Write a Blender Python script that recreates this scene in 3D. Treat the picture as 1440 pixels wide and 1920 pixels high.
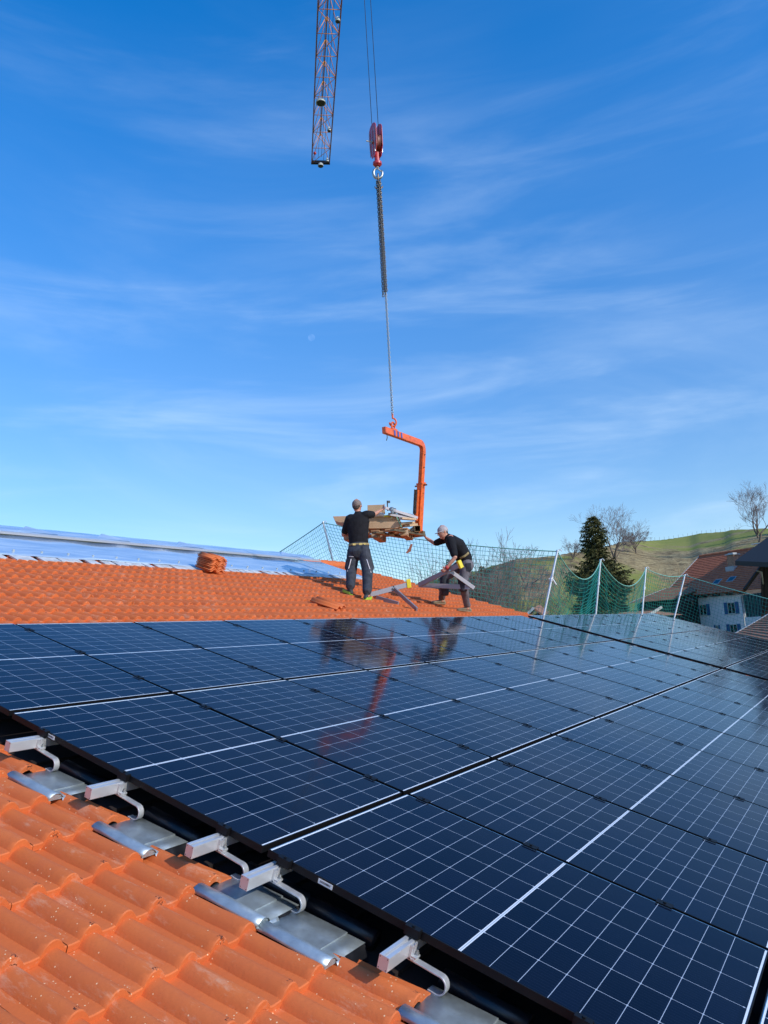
import bpy, bmesh, math, random
from mathutils import Vector, Matrix, Euler, noise
R = math.radians
for o in list(bpy.data.objects): bpy.data.objects.remove(o)
sc = bpy.context.scene
col = sc.collection

# ---------------------------------------------------------------- camera
F = 1488.2                                # focal length in photo pixels
CW = Vector((-2.66145, -2.22920, 0.83098))
CR = Vector((0.52062307, -0.85190864, -0.05659751))     # camera right
CD = Vector((0.10441941, 0.1293253, -0.98608902))       # camera down
CF = Vector((0.84737725, 0.50747082, 0.15628553))       # camera forward
cam = bpy.data.cameras.new('camera'); co = bpy.data.objects.new('camera', cam); col.objects.link(co)
cam.sensor_fit = 'VERTICAL'; cam.sensor_height = 24; cam.lens = 24*F/1920
cam.clip_start = 0.05; cam.clip_end = 9000
m = Matrix((CR, -CD, -CF)).transposed().to_4x4(); m.translation = CW; co.matrix_world = m
sc.camera = co

# ---------------------------------------------------------------- light
AL = R(17.7)
SUN = Vector((-0.10, -1.19, 0.68)).normalized()
EXPO = 0.45
sc.view_settings.view_transform = 'Standard'; sc.view_settings.look = 'None'
sc.view_settings.exposure = EXPO; sc.view_settings.gamma = 1; sc.view_settings.use_curve_mapping = False
world = bpy.data.worlds.new('World'); sc.world = world; world.use_nodes = True
wn = world.node_tree.nodes; wl = world.node_tree.links
bg = wn['Background']; bg.inputs[1].default_value = 0.15
sky = wn.new('ShaderNodeTexSky'); sky.sky_type = 'NISHITA'; sky.sun_disc = False
sky.sun_elevation = math.asin(SUN.z); sky.sun_rotation = math.atan2(SUN.x, SUN.y)
sky.altitude = 800; sky.air_density = 1.0; sky.dust_density = 0.6; sky.ozone_density = 3.0
hs = wn.new('ShaderNodeHueSaturation'); hs.inputs['Saturation'].default_value = 1.25; hs.inputs['Hue'].default_value = .504
wl.new(sky.outputs[0], hs.inputs['Color'])
tc = wn.new('ShaderNodeTexCoord')
sep = wn.new('ShaderNodeSeparateXYZ'); wl.new(tc.outputs['Generated'], sep.inputs[0])
# thin cirrus: streaks in the sky, stretched along one direction
def wmap(scale, rot, loc=(0,0,0)):
    a = wn.new('ShaderNodeMapping'); a.inputs['Scale'].default_value = scale; a.inputs['Rotation'].default_value = rot
    a.inputs['Location'].default_value = loc; wl.new(tc.outputs['Generated'], a.inputs[0]); return a
def wnoise(mp, s, det, rough, dist=0):
    n = wn.new('ShaderNodeTexNoise'); n.inputs['Scale'].default_value = s; n.inputs['Detail'].default_value = det
    n.inputs['Roughness'].default_value = rough; n.inputs['Distortion'].default_value = dist; wl.new(mp.outputs[0], n.inputs['Vector']); return n
def wramp(n, a, b, lo=0., hi=1.):
    r = wn.new('ShaderNodeMapRange'); r.interpolation_type='SMOOTHSTEP'
    r.inputs[1].default_value=a; r.inputs[2].default_value=b; r.inputs[3].default_value=lo; r.inputs[4].default_value=hi
    wl.new(n, r.inputs[0]); return r
def wmath(op, a, b):
    x = wn.new('ShaderNodeMath'); x.operation=op
    for i, v in enumerate((a,b)):
        if isinstance(v,(int,float)): x.inputs[i].default_value=v
        else: wl.new(v, x.inputs[i])
    return x.outputs[0]
n1 = wnoise(wmap((1.0,1.0,2.6), (R(24),R(-20),0)), 1.3, 7, .58, .8)
n2 = wnoise(wmap((.8,.8,1.6), (R(20),R(-25),R(30)), (3,1,2)), 1.6, 3, .5)
n3 = wnoise(wmap((1.0,1.0,7), (R(10),R(-14),0),(5,0,1)), 2.4, 7, .55, .4)
st = wmath('MULTIPLY', wramp(n1.outputs[0], .42, .80).outputs[0], wramp(n2.outputs[0], .38, .68).outputs[0])
st3 = wmath('MULTIPLY', wramp(n3.outputs[0], .46, .85).outputs[0], wramp(n2.outputs[0], .32, .60).outputs[0])
vv=wramp(sep.outputs[2],.02,.62,.82,1.33); ss=wramp(sep.outputs[2],.10,.75,1.22,1.38)
wl.new(vv.outputs[0],hs.inputs['Value']); wl.new(ss.outputs[0],hs.inputs['Saturation'])
low = wramp(sep.outputs[2], .0, .75, 1.0, .30)
mask = wmath('MULTIPLY', wmath('ADD', wmath('MULTIPLY', st, .40), wmath('MULTIPLY', st3, .42)), low.outputs[0])
mixc = wn.new('ShaderNodeMix'); mixc.data_type='RGBA'
wl.new(mask, mixc.inputs[0]); wl.new(hs.outputs[0], mixc.inputs[6]); mixc.inputs[7].default_value=(4.2,5.2,6.2,1)
wl.new(mixc.outputs[2], bg.inputs[0])
sl = bpy.data.lights.new('sun','SUN'); sl.energy = 2.6; sl.angle = R(.5); sl.color=(1,.95,.87)
so = bpy.data.objects.new('sun', sl); col.objects.link(so)
so.rotation_euler = SUN.to_track_quat('Z','Y').to_euler()

# ---------------------------------------------------------------- helpers
def ray(x, y): return CR*((x-720)/F) + CD*((y-960)/F) + CF
def at(x, y, d): return CW + ray(x, y)*d
def yh(x):
    return 960 - (CR.z*(x-720)/F + CF.z)/CD.z*F
RN = Vector((0,-math.sin(AL),math.cos(AL))); RS = Vector((0,math.cos(AL),math.sin(AL)))
def rp(u, s, h): return Vector((u,0,0)) + RS*s + RN*h          # a point given in the roof's own plane
def onplane(x, y, h):
    d = ray(x,y); t = (h - CW.dot(RN))/d.dot(RN); return CW + d*t
RM = Matrix.Rotation(AL, 4, 'X')
def proj(p):
    c = Vector(p)-CW; z = c.dot(CF); return 720+F*c.dot(CR)/z, 960+F*c.dot(CD)/z, z

class MB:
    def __init__(s): s.v=[]; s.f=[]; s.uv=None
    def add(s, vs, fs):
        b=len(s.v); s.v += [tuple(v) for v in vs]; s.f += [tuple(i+b for i in f) for f in fs]
    def box(s, x0,x1,y0,y1,z0,z1, M=None):
        vs=[Vector((x,y,z)) for z in (z0,z1) for y in (y0,y1) for x in (x0,x1)]
        if M is not None: vs=[M@v for v in vs]
        s.add(vs, [(0,2,3,1),(4,5,7,6),(0,1,5,4),(2,6,7,3),(0,4,6,2),(1,3,7,5)])
    def beam(s, a, b, w, h, up=(0,0,1), ends=True):
        a=Vector(a); b=Vector(b); d=(b-a).normalized(); up=Vector(up)
        x=d.cross(up)
        if x.length<1e-4: x=d.cross(Vector((1,0,0)))
        x.normalize(); y=x.cross(d)
        vs=[p+x*(i*w/2)+y*(j*h/2) for p in (a,b) for i,j in ((-1,-1),(1,-1),(1,1),(-1,1))]
        s.add(vs, [(0,1,2,3),(7,6,5,4),(0,4,5,1),(1,5,6,2),(2,6,7,3),(3,7,4,0)])
    def tube(s, pts, rad, n=8, cap=True, up=None):
        pts=[Vector(p) for p in pts]
        if not hasattr(rad,'__len__'): rad=[rad]*len(pts)
        b=len(s.v); x=None
        for i,p in enumerate(pts):
            d=(pts[min(i+1,len(pts)-1)]-pts[max(i-1,0)])
            if d.length<1e-9: d=Vector((0,0,1))
            d.normalize()
            if x is None:
                x=d.orthogonal().normalized() if up is None else (Vector(up)-d*d.dot(Vector(up))).normalized()
            else:
                x=(x-d*d.dot(x)); x = x.normalized() if x.length>1e-6 else d.orthogonal().normalized()
            y=d.cross(x)
            for k in range(n):
                a=2*math.pi*k/n; s.v.append(tuple(p+(x*math.cos(a)+y*math.sin(a))*rad[i]))
        for i in range(len(pts)-1):
            for k in range(n):
                s.f.append((b+i*n+k,b+i*n+(k+1)%n,b+(i+1)*n+(k+1)%n,b+(i+1)*n+k))
        if cap:
            s.f.append(tuple(b+k for k in reversed(range(n)))); s.f.append(tuple(b+(len(pts)-1)*n+k for k in range(n)))
    def loft(s, rings, n=16):
        """rings: (centre, axis_a, axis_b) ; axes carry the radii; closed with rounded tips"""
        b=len(s.v); R_=[]
        def tip(c, a, bb, sgn, nxt):
            d=(Vector(c)-Vector(nxt)); d=d.normalized() if d.length>1e-6 else Vector((0,0,1))
            r=min(Vector(a).length, Vector(bb).length)
            out=[]
            for t in (.5,.85):
                out.append((Vector(c)+d*r*t*.9, Vector(a)*math.sqrt(1-t*t), Vector(bb)*math.sqrt(1-t*t)))
            return out
        pre=tip(*rings[0],-1,rings[1][0]); post=tip(*rings[-1],1,rings[-2][0])
        R_=list(reversed(pre))+list(rings)+post
        for c,a,bb in R_:
            c=Vector(c);a=Vector(a);bb=Vector(bb)
            for k in range(n):
                t=2*math.pi*k/n; s.v.append(tuple(c+a*math.cos(t)+bb*math.sin(t)))
        m_=len(R_)
        for i in range(m_-1):
            for k in range(n):
                s.f.append((b+i*n+k,b+i*n+(k+1)%n,b+(i+1)*n+(k+1)%n,b+(i+1)*n+k))
        s.f.append(tuple(b+k for k in reversed(range(n)))); s.f.append(tuple(b+(m_-1)*n+k for k in range(n)))
    def ball(s, c, r, sc_=(1,1,1), M=None, nu=14, nv=9):
        vs=[];fs=[]
        for j in range(nv+1):
            th=math.pi*j/nv
            for i in range(nu):
                ph=2*math.pi*i/nu
                v=Vector((r*sc_[0]*math.sin(th)*math.cos(ph), r*sc_[1]*math.sin(th)*math.sin(ph), r*sc_[2]*math.cos(th)))
                if M is not None: v=M@v
                vs.append(Vector(c)+v)
        for j in range(nv):
            for i in range(nu):
                fs.append((j*nu+i,(j+1)*nu+i,(j+1)*nu+(i+1)%nu,j*nu+(i+1)%nu))
        s.add(vs,fs)
    def cyl(s, a, b, r, n=16): s.tube([a,b], r, n)
    def prism(s, poly, ex, M=None):
        """poly: list of Vector ; ex: extrusion Vector"""
        n=len(poly); vs=[Vector(p) for p in poly]+[Vector(p)+Vector(ex) for p in poly]
        if M is not None: vs=[M@v for v in vs]
        s.add(vs,[tuple(range(n-1,-1,-1)),tuple(range(n,2*n))]+[(i,(i+1)%n,n+(i+1)%n,n+i) for i in range(n)])
    def ring_link(s, c, d, side, L, W_, r, n=12, m_=5):
        """stadium-shaped chain link, long axis d, lying in plane d/side"""
        pts=[]
        for k in range(n):
            a=2*math.pi*k/n; x=math.cos(a)*W_/2; y=math.sin(a)*W_/2
            y += (L-W_)/2*(1 if y>=0 else -1)
            pts.append(Vector(c)+side*x+d*y)
        nr=d.cross(side).normalized(); b=len(s.v)
        for k,p in enumerate(pts):
            t=(pts[(k+1)%n]-pts[k-1]).normalized(); o_=t.cross(nr)
            for j in range(m_):
                a=2*math.pi*j/m_; s.v.append(tuple(p+(o_*math.cos(a)+nr*math.sin(a))*r))
        for k in range(n):
            for j in range(m_):
                s.f.append((b+k*m_+j,b+k*m_+(j+1)%m_,b+((k+1)%n)*m_+(j+1)%m_,b+((k+1)%n)*m_+j))
    def build(s, name, mat, parent=None, smooth=False, bevel=0, auto=None, M=None):
        me=bpy.data.meshes.new(name); me.from_pydata(s.v,[],s.f); me.update()
        bm=bmesh.new(); bm.from_mesh(me); bmesh.ops.recalc_face_normals(bm, faces=bm.faces); bm.to_mesh(me); bm.free()
        if mat is not None: me.materials.append(mat)
        if smooth or auto: 
            for p in me.polygons: p.use_smooth=True
        if auto:
            try: me.set_sharp_from_angle(angle=R(auto))
            except Exception: pass
        o=bpy.data.objects.new(name, me); col.objects.link(o)
        if parent is not None: o.parent=parent
        if M is not None: o.matrix_local=M
        if bevel:
            b=o.modifiers.new('bevel','BEVEL'); b.width=bevel; b.segments=2; b.limit_method='ANGLE'
        return o
def tag(o, label=None, cat=None, group=None, kind=None):
    if label: o['label']=label
    if cat: o['category']=cat
    if group: o['group']=group
    if kind: o['kind']=kind
    return o
def empty(name, loc=(0,0,0), label=None, cat=None, group=None, M=None):
    o=bpy.data.objects.new(name,None); col.objects.link(o); o.empty_display_size=.1
    if M is not None: o.matrix_world=M
    else: o.location=loc
    return tag(o,label,cat,group)
def rot_empty(name, loc, label=None, cat=None, group=None, extra=None):
    M=Matrix.Translation(loc)@RM
    if extra is not None: M=M@extra
    return empty(name, M=M, label=label, cat=cat, group=group)
def copy_tree(o, parent=None):
    c=o.copy(); col.objects.link(c)
    if parent is not None: c.parent=parent
    for ch in list(o.children): copy_tree(ch,c)
    return c
ORD=['first','second','third','fourth','fifth','sixth','seventh','eighth','ninth','tenth','eleventh','twelfth']

# ---------------------------------------------------------------- materials
def nodes(name):
    m_=bpy.data.materials.new(name); m_.use_nodes=True; nt=m_.node_tree
    return m_, nt, nt.nodes, nt.links, nt.nodes['Principled BSDF']
def simple(name, c, rough=.6, metal=0, var=.12, scale=8, bump=0, bscale=40, spec=.5, c2=None, coat=0):
    m_,nt,N,L,b=nodes(name)
    b.inputs['Roughness'].default_value=rough; b.inputs['Metallic'].default_value=metal
    b.inputs['Specular IOR Level'].default_value=spec
    if coat: b.inputs['Coat Weight'].default_value=coat
    t=N.new('ShaderNodeTexCoord'); n=N.new('ShaderNodeTexNoise'); n.inputs['Scale'].default_value=scale; n.inputs['Detail'].default_value=5
    L.new(t.outputs['Object'], n.inputs['Vector'])
    r=N.new('ShaderNodeMapRange'); r.inputs[1].default_value=.3; r.inputs[2].default_value=.7; L.new(n.outputs[0], r.inputs[0])
    mx=N.new('ShaderNodeMix'); mx.data_type='RGBA'; L.new(r.outputs[0], mx.inputs[0])
    a_=[x*(1-var) for x in c]; b_=[min(1,x*(1+var)) for x in c] if c2 is None else c2
    mx.inputs[6].default_value=(*a_,1); mx.inputs[7].default_value=(*b_,1)
    L.new(mx.outputs[2], b.inputs['Base Color'])
    if bump:
        n2=N.new('ShaderNodeTexNoise'); n2.inputs['Scale'].default_value=bscale; n2.inputs['Detail'].default_value=4
        L.new(t.outputs['Object'], n2.inputs['Vector'])
        bp=N.new('ShaderNodeBump'); bp.inputs['Strength'].default_value=bump; bp.inputs['Distance'].default_value=.02
        L.new(n2.outputs[0], bp.inputs['Height']); L.new(bp.outputs[0], b.inputs['Normal'])
    return m_
def mth(N,L,op,a,b=None,c=None):
    x=N.new('ShaderNodeMath'); x.operation=op
    for i,v in enumerate((a,b,c)):
        if v is None: continue
        if isinstance(v,(int,float)): x.inputs[i].default_value=v
        else: L.new(v,x.inputs[i])
    return x.outputs[0]
def mixrgb(N,L,f,a,b):
    x=N.new('ShaderNodeMix'); x.data_type='RGBA'
    if isinstance(f,(int,float)): x.inputs[0].default_value=f
    else: L.new(f,x.inputs[0])
    for i,v in ((6,a),(7,b)):
        if isinstance(v,tuple): x.inputs[i].default_value=(*v,1)
        else: L.new(v,x.inputs[i])
    return x.outputs[2]

def mat_tile():
    m_,nt,N,L,b=nodes('orange_roof_tile')
    t=N.new('ShaderNodeTexCoord'); P=t.outputs['Object']
    def nz(s,d=4,r=.5,vec=P,dist=0):
        n=N.new('ShaderNodeTexNoise'); n.inputs['Scale'].default_value=s; n.inputs['Detail'].default_value=d; n.inputs['Roughness'].default_value=r
        n.inputs['Distortion'].default_value=dist; L.new(vec,n.inputs['Vector']); return n.outputs[0]
    def rg(v,a,b_,lo=0,hi=1):
        r=N.new('ShaderNodeMapRange'); r.inputs[1].default_value=a; r.inputs[2].default_value=b_; r.inputs[3].default_value=lo; r.inputs[4].default_value=hi; L.new(v,r.inputs[0]); return r.outputs[0]
    # per-tile tone
    sp=N.new('ShaderNodeSeparateXYZ'); L.new(P,sp.inputs[0])
    ix=mth(N,L,'FLOOR',mth(N,L,'DIVIDE',mth(N,L,'ADD',sp.outputs[0],.25+29.7),.297)); iy=mth(N,L,'FLOOR',mth(N,L,'DIVIDE',mth(N,L,'ADD',sp.outputs[1],-.122+31.8),.318))
    cb=N.new('ShaderNodeCombineXYZ'); L.new(ix,cb.inputs[0]); L.new(iy,cb.inputs[1])
    wn_=N.new('ShaderNodeTexWhiteNoise'); wn_.noise_dimensions='3D'; L.new(cb.outputs[0],wn_.inputs['Vector'])
    c=mixrgb(N,L,wn_.outputs['Value'],(.55,.130,.032),(.65,.164,.044))
    c=mixrgb(N,L,rg(nz(6,5,.6),.35,.7,0,.55),c,(.52,.12,.04))
    # pale scuffs, elongated along the slope
    mp=N.new('ShaderNodeMapping'); mp.inputs['Scale'].default_value=(9,2.6,9); L.new(P,mp.inputs[0])
    sc1=rg(nz(1.4,7,.78,mp.outputs[0]),.55,.72,0,.62)
    c=mixrgb(N,L,sc1,c,(.66,.38,.24))
    # crumbs
    vo=N.new('ShaderNodeTexVoronoi'); vo.inputs['Scale'].default_value=75; L.new(P,vo.inputs['Vector'])
    cr=mth(N,L,'MULTIPLY',mth(N,L,'LESS_THAN',vo.outputs['Distance'],.20),mth(N,L,'GREATER_THAN',nz(4,3),.53))
    vc=N.new('ShaderNodeSeparateColor'); L.new(vo.outputs['Color'],vc.inputs[0])
    cr=mth(N,L,'MULTIPLY',cr,mth(N,L,'GREATER_THAN',vc.outputs[0],.72))
    c=mixrgb(N,L,cr,c,(.80,.52,.30))
    # dark grit
    c=mixrgb(N,L,rg(nz(160,2,.5),.68,.76,0,.3),c,(.25,.06,.03))
    lx=mth(N,L,'SUBTRACT',mth(N,L,'ADD',sp.outputs[0],.25+29.7),mth(N,L,'MULTIPLY',ix,.297)); lyy=mth(N,L,'SUBTRACT',mth(N,L,'ADD',sp.outputs[1],-.122+31.8),mth(N,L,'MULTIPLY',iy,.318))
    mk=mth(N,L,'MULTIPLY',mth(N,L,'LESS_THAN',mth(N,L,'ABSOLUTE',mth(N,L,'SUBTRACT',lx,.100)),.014),mth(N,L,'LESS_THAN',mth(N,L,'ABSOLUTE',mth(N,L,'SUBTRACT',lyy,.012)),.009))
    mk=mth(N,L,'MULTIPLY',mk,mth(N,L,'GREATER_THAN',nz(130,2,.5),.55))
    c=mixrgb(N,L,mk,c,(.10,.03,.015))
    # splashes of pale mortar
    c=mixrgb(N,L,mth(N,L,'MULTIPLY',rg(nz(14,6,.8),.70,.74,0,.8),rg(nz(1.1,2),.5,.6,0,1)),c,(.72,.60,.50))
    L.new(c,b.inputs['Base Color']); 
    L.new(rg(nz(20,3),.3,.7,.62,.82),b.inputs['Roughness']); b.inputs['Specular IOR Level'].default_value=.3
    bp=N.new('ShaderNodeBump'); bp.inputs['Strength'].default_value=.28; bp.inputs['Distance'].default_value=.005
    h=mth(N,L,'ADD',nz(60,5,.6),mth(N,L,'MULTIPLY',cr,1.2)); L.new(h,bp.inputs['Height']); L.new(bp.outputs[0],b.inputs['Normal'])
    return m_
W_,L_=1.142,1.776
GU,GV=.0257,.0304
def mat_glass():
    m_,nt,N,L,b=nodes('solar_cell_glass')
    t=N.new('ShaderNodeTexCoord'); sp=N.new('ShaderNodeSeparateXYZ'); L.new(t.outputs['Object'],sp.inputs[0])
    x,y=sp.outputs[0],sp.outputs[1]
    mx_=.019; pw=(W_-2*mx_)/6
    my=.024; mid=.010
    ph=(L_/2-my-mid)/8
    def edge(v,p):       # distance to nearest multiple of p
        f=mth(N,L,'DIVIDE',v,p); return mth(N,L,'MULTIPLY',mth(N,L,'ABSOLUTE',mth(N,L,'SUBTRACT',f,mth(N,L,'ROUND',f))),p)
    dx=edge(mth(N,L,'SUBTRACT',x,mx_),pw)
    yc=mth(N,L,'ABSOLUTE',mth(N,L,'SUBTRACT',y,L_/2)); yy=mth(N,L,'SUBTRACT',yc,mid)
    dy=edge(yy,ph)
    inx=mth(N,L,'MULTIPLY',mth(N,L,'GREATER_THAN',x,mx_+.04),mth(N,L,'LESS_THAN',x,W_-mx_-.04))
    lx=mth(N,L,'MULTIPLY',mth(N,L,'LESS_THAN',dx,.0011),inx)
    ly=mth(N,L,'MULTIPLY',mth(N,L,'LESS_THAN',dy,.0011),mth(N,L,'MULTIPLY',mth(N,L,'GREATER_THAN',yy,.03),mth(N,L,'LESS_THAN',yc,L_/2-my-.03)))
    rail_=mth(N,L,'MULTIPLY',mth(N,L,'LESS_THAN',dx,.0035),mth(N,L,'MULTIPLY',mth(N,L,'LESS_THAN',dy,.0035),inx))
    cen=mth(N,L,'LESS_THAN',yc,.0064)
    cen2=mth(N,L,'LESS_THAN',yc,.0016)
    endt=mth(N,L,'GREATER_THAN',yc,L_/2-my+.0095)
    ln=mth(N,L,'MAXIMUM',mth(N,L,'MAXIMUM',lx,ly),rail_)
    strip=mth(N,L,'MAXIMUM',cen,endt)
    # busbars: very faint fine lines along the long side
    db=edge(mth(N,L,'SUBTRACT',x,mx_),pw/10)
    bus=mth(N,L,'MULTIPLY',mth(N,L,'LESS_THAN',db,.0005),.10)
    n=N.new('ShaderNodeTexNoise'); n.inputs['Scale'].default_value=1.3; n.inputs['Detail'].default_value=3; L.new(t.outputs['Object'],n.inputs['Vector'])
    # tone per cell
    fx=mth(N,L,'FLOOR',mth(N,L,'DIVIDE',mth(N,L,'SUBTRACT',x,mx_),pw)); fy=mth(N,L,'FLOOR',mth(N,L,'DIVIDE',mth(N,L,'SUBTRACT',y,L_/2),ph))
    cb=N.new('ShaderNodeCombineXYZ'); L.new(fx,cb.inputs[0]); L.new(fy,cb.inputs[1])
    oi=N.new('ShaderNodeObjectInfo'); L.new(oi.outputs['Random'],cb.inputs[2])
    wn_=N.new('ShaderNodeTexWhiteNoise'); L.new(cb.outputs[0],wn_.inputs['Vector'])
    cell=mixrgb(N,L,wn_.outputs['Value'],(.0020,.0036,.011),(.0030,.0056,.017))
    c=mixrgb(N,L,bus,cell,(.10,.15,.25))
    c=mixrgb(N,L,ln,c,(.36,.43,.52))
    c=mixrgb(N,L,strip,c,(.62,.68,.74))
    c=mixrgb(N,L,cen2,c,(.30,.35,.42))
    # a breath of dust
    nd=N.new('ShaderNodeTexNoise'); nd.inputs['Scale'].default_value=2.2; nd.inputs['Detail'].default_value=7; nd.inputs['Roughness'].default_value=.7; L.new(t.outputs['Object'],nd.inputs['Vector'])
    dr=N.new('ShaderNodeMapRange'); dr.inputs[1].default_value=.4; dr.inputs[2].default_value=.8; dr.inputs[3].default_value=.0; dr.inputs[4].default_value=.004; L.new(nd.outputs[0],dr.inputs[0])
    c=mixrgb(N,L,dr.outputs[0],c,(.5,.45,.4))
    L.new(c,b.inputs['Base Color']); rr_=N.new('ShaderNodeMapRange'); rr_.inputs[1].default_value=.3; rr_.inputs[2].default_value=.75; rr_.inputs[3].default_value=.055; rr_.inputs[4].default_value=.15; L.new(nd.outputs[0],rr_.inputs[0]); L.new(rr_.outputs[0],b.inputs['Roughness']); b.inputs['IOR'].default_value=1.5
    b.inputs['Specular IOR Level'].default_value=.12
    b.inputs['Specular Tint'].default_value=(.55,.78,1,1)
    bp=N.new('ShaderNodeBump'); bp.inputs['Strength'].default_value=.04; bp.inputs['Distance'].default_value=.004
    nb=N.new('ShaderNodeTexNoise'); nb.inputs['Scale'].default_value=9; L.new(t.outputs['Object'],nb.inputs['Vector']); L.new(nb.outputs[0],bp.inputs['Height']); L.new(bp.outputs[0],b.inputs['Normal'])
    return m_
def mat_metal(name, c, rough, brushed=(1,1,1), var=.15, bump=.1, metal=1.0):
    m_,nt,N,L,b=nodes(name)
    t=N.new('ShaderNodeTexCoord'); mp=N.new('ShaderNodeMapping'); mp.inputs['Scale'].default_value=brushed; L.new(t.outputs['Object'],mp.inputs[0])
    n=N.new('ShaderNodeTexNoise'); n.inputs['Scale'].default_value=25; n.inputs['Detail'].default_value=7; n.inputs['Roughness'].default_value=.65; L.new(mp.outputs[0],n.inputs['Vector'])
    r=N.new('ShaderNodeMapRange'); r.inputs[1].default_value=.3; r.inputs[2].default_value=.7; L.new(n.outputs[0],r.inputs[0])
    L.new(mixrgb(N,L,r.outputs[0],tuple(x*(1-var) for x in c),tuple(min(1,x*(1+var)) for x in c)),b.inputs['Base Color'])
    r2=N.new('ShaderNodeMapRange'); r2.inputs[1].default_value=.3; r2.inputs[2].default_value=.7; r2.inputs[3].default_value=rough*.8; r2.inputs[4].default_value=rough*1.3; L.new(n.outputs[0],r2.inputs[0])
    L.new(r2.outputs[0],b.inputs['Roughness']); b.inputs['Metallic'].default_value=metal
    bp=N.new('ShaderNodeBump'); bp.inputs['Strength'].default_value=bump; bp.inputs['Distance'].default_value=.002; L.new(n.outputs[0],bp.inputs['Height']); L.new(bp.outputs[0],b.inputs['Normal'])
    return m_
def mat_film():
    m_,nt,N,L,b=nodes('clear_plastic_sheet')
    t=N.new('ShaderNodeTexCoord')
    mp=N.new('ShaderNodeMapping'); mp.inputs['Scale'].default_value=(.6,3,3); mp.inputs['Rotation'].default_value=(0,0,R(18)); L.new(t.outputs['Object'],mp.inputs[0])
    n=N.new('ShaderNodeTexNoise'); n.inputs['Scale'].default_value=2.5; n.inputs['Detail'].default_value=5; L.new(mp.outputs[0],n.inputs['Vector'])
    r=N.new('ShaderNodeMapRange'); r.inputs[1].default_value=.35; r.inputs[2].default_value=.68; L.new(n.outputs[0],r.inputs[0])
    L.new(mixrgb(N,L,r.outputs[0],(.30,.43,.62),(.50,.62,.76)),b.inputs['Base Color'])  # blue base carries the reflected sky into the clear film's colour
    b.inputs['Roughness'].default_value=.16; b.inputs['Transmission Weight'].default_value=.08; b.inputs['IOR'].default_value=1.5
    b.inputs['Coat Weight'].default_value=.4; b.inputs['Coat Roughness'].default_value=.05
    bp=N.new('ShaderNodeBump'); bp.inputs['Strength'].default_value=.35; bp.inputs['Distance'].default_value=.03; L.new(n.outputs[0],bp.inputs['Height']); L.new(bp.outputs[0],b.inputs['Normal'])
    return m_
def mat_wood(name,c,scale=(1,12,12)):
    m_,nt,N,L,b=nodes(name)
    t=N.new('ShaderNodeTexCoord'); mp=N.new('ShaderNodeMapping'); mp.inputs['Scale'].default_value=scale; L.new(t.outputs['Object'],mp.inputs[0])
    n=N.new('ShaderNodeTexNoise'); n.inputs['Scale'].default_value=4; n.inputs['Detail'].default_value=6; n.inputs['Roughness'].default_value=.7; L.new(mp.outputs[0],n.inputs['Vector'])
    r=N.new('ShaderNodeMapRange'); r.inputs[1].default_value=.3; r.inputs[2].default_value=.7; L.new(n.outputs[0],r.inputs[0])
    L.new(mixrgb(N,L,r.outputs[0],tuple(x*.65 for x in c),tuple(min(1,x*1.2) for x in c)),b.inputs['Base Color']); b.inputs['Roughness'].default_value=.75
    bp=N.new('ShaderNodeBump'); bp.inputs['Strength'].default_value=.3; bp.inputs['Distance'].default_value=.005; L.new(n.outputs[0],bp.inputs['Height']); L.new(bp.outputs[0],b.inputs['Normal'])
    return m_
def mat_far_tiles(name, c, cdark, period=.33):
    """old clay pantile roof: rows along the slope (object y) and pans along x"""
    m_,nt,N,L,b=nodes(name)
    t=N.new('ShaderNodeTexCoord'); sp=N.new('ShaderNodeSeparateXYZ'); L.new(t.outputs['Object'],sp.inputs[0])
    n=N.new('ShaderNodeTexNoise'); n.inputs['Scale'].default_value=3.0; n.inputs['Detail'].default_value=6; n.inputs['Roughness'].default_value=.75; L.new(t.outputs['Object'],n.inputs['Vector'])
    r=N.new('ShaderNodeMapRange'); r.inputs[1].default_value=.32; r.inputs[2].default_value=.7; L.new(n.outputs[0],r.inputs[0])
    cc=mixrgb(N,L,r.outputs[0],cdark,c)
    ix=mth(N,L,'FLOOR',mth(N,L,'DIVIDE',sp.outputs[0],.25)); iy=mth(N,L,'FLOOR',mth(N,L,'DIVIDE',sp.outputs[1],period))
    cb=N.new('ShaderNodeCombineXYZ'); L.new(ix,cb.inputs[0]); L.new(iy,cb.inputs[1])
    w=N.new('ShaderNodeTexWhiteNoise'); L.new(cb.outputs[0],w.inputs['Vector'])
    cc=mixrgb(N,L,mth(N,L,'MULTIPLY',w.outputs['Value'],.55),cc,cdark)
    L.new(cc,b.inputs['Base Color']); b.inputs['Roughness'].default_value=.8
    return m_

M={}
M['tile']=mat_tile(); M['glass']=mat_glass(); M['film']=mat_film()
M['frame']=simple('black_anodised_frame',(.005,.005,.006),.5,0,.1,30,spec=.22)
M['glint_lip']=mat_metal('frame_lip_glint',(.72,.74,.74),.25)  # bright metal standing for the reflection on the black frame's inner lip
M['alu']=mat_metal('aluminium_rail',(.70,.71,.72),.38,(1,14,14),.06,.06,.6)
M['alu_cast']=mat_metal('cast_aluminium_hook',(.62,.63,.64),.42,(1,1,1),.10,.12,.6)
M['galv']=mat_metal('galvanised_sheet',(.47,.54,.56),.40,(.5,.5,.5),.16,.04,.65)
M['dark']=simple('black_rubber_and_shade',(.008,.009,.012),.35,0,.1,20)  # rubber seal and handle, also the metal roll painted dark for shade
M['batten']=mat_wood('dark_batten_wood',(.05,.03,.02))
M['label']=simple('white_sticker',(.75,.75,.72),.5,0,.03,30)
M['ink']=simple('printed_ink',(.03,.03,.035),.6)
M['orange_paint']=simple('orange_lifting_gear_paint',(.76,.125,.018),.42,0,.28,14,bump=.05,coat=.2)
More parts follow.
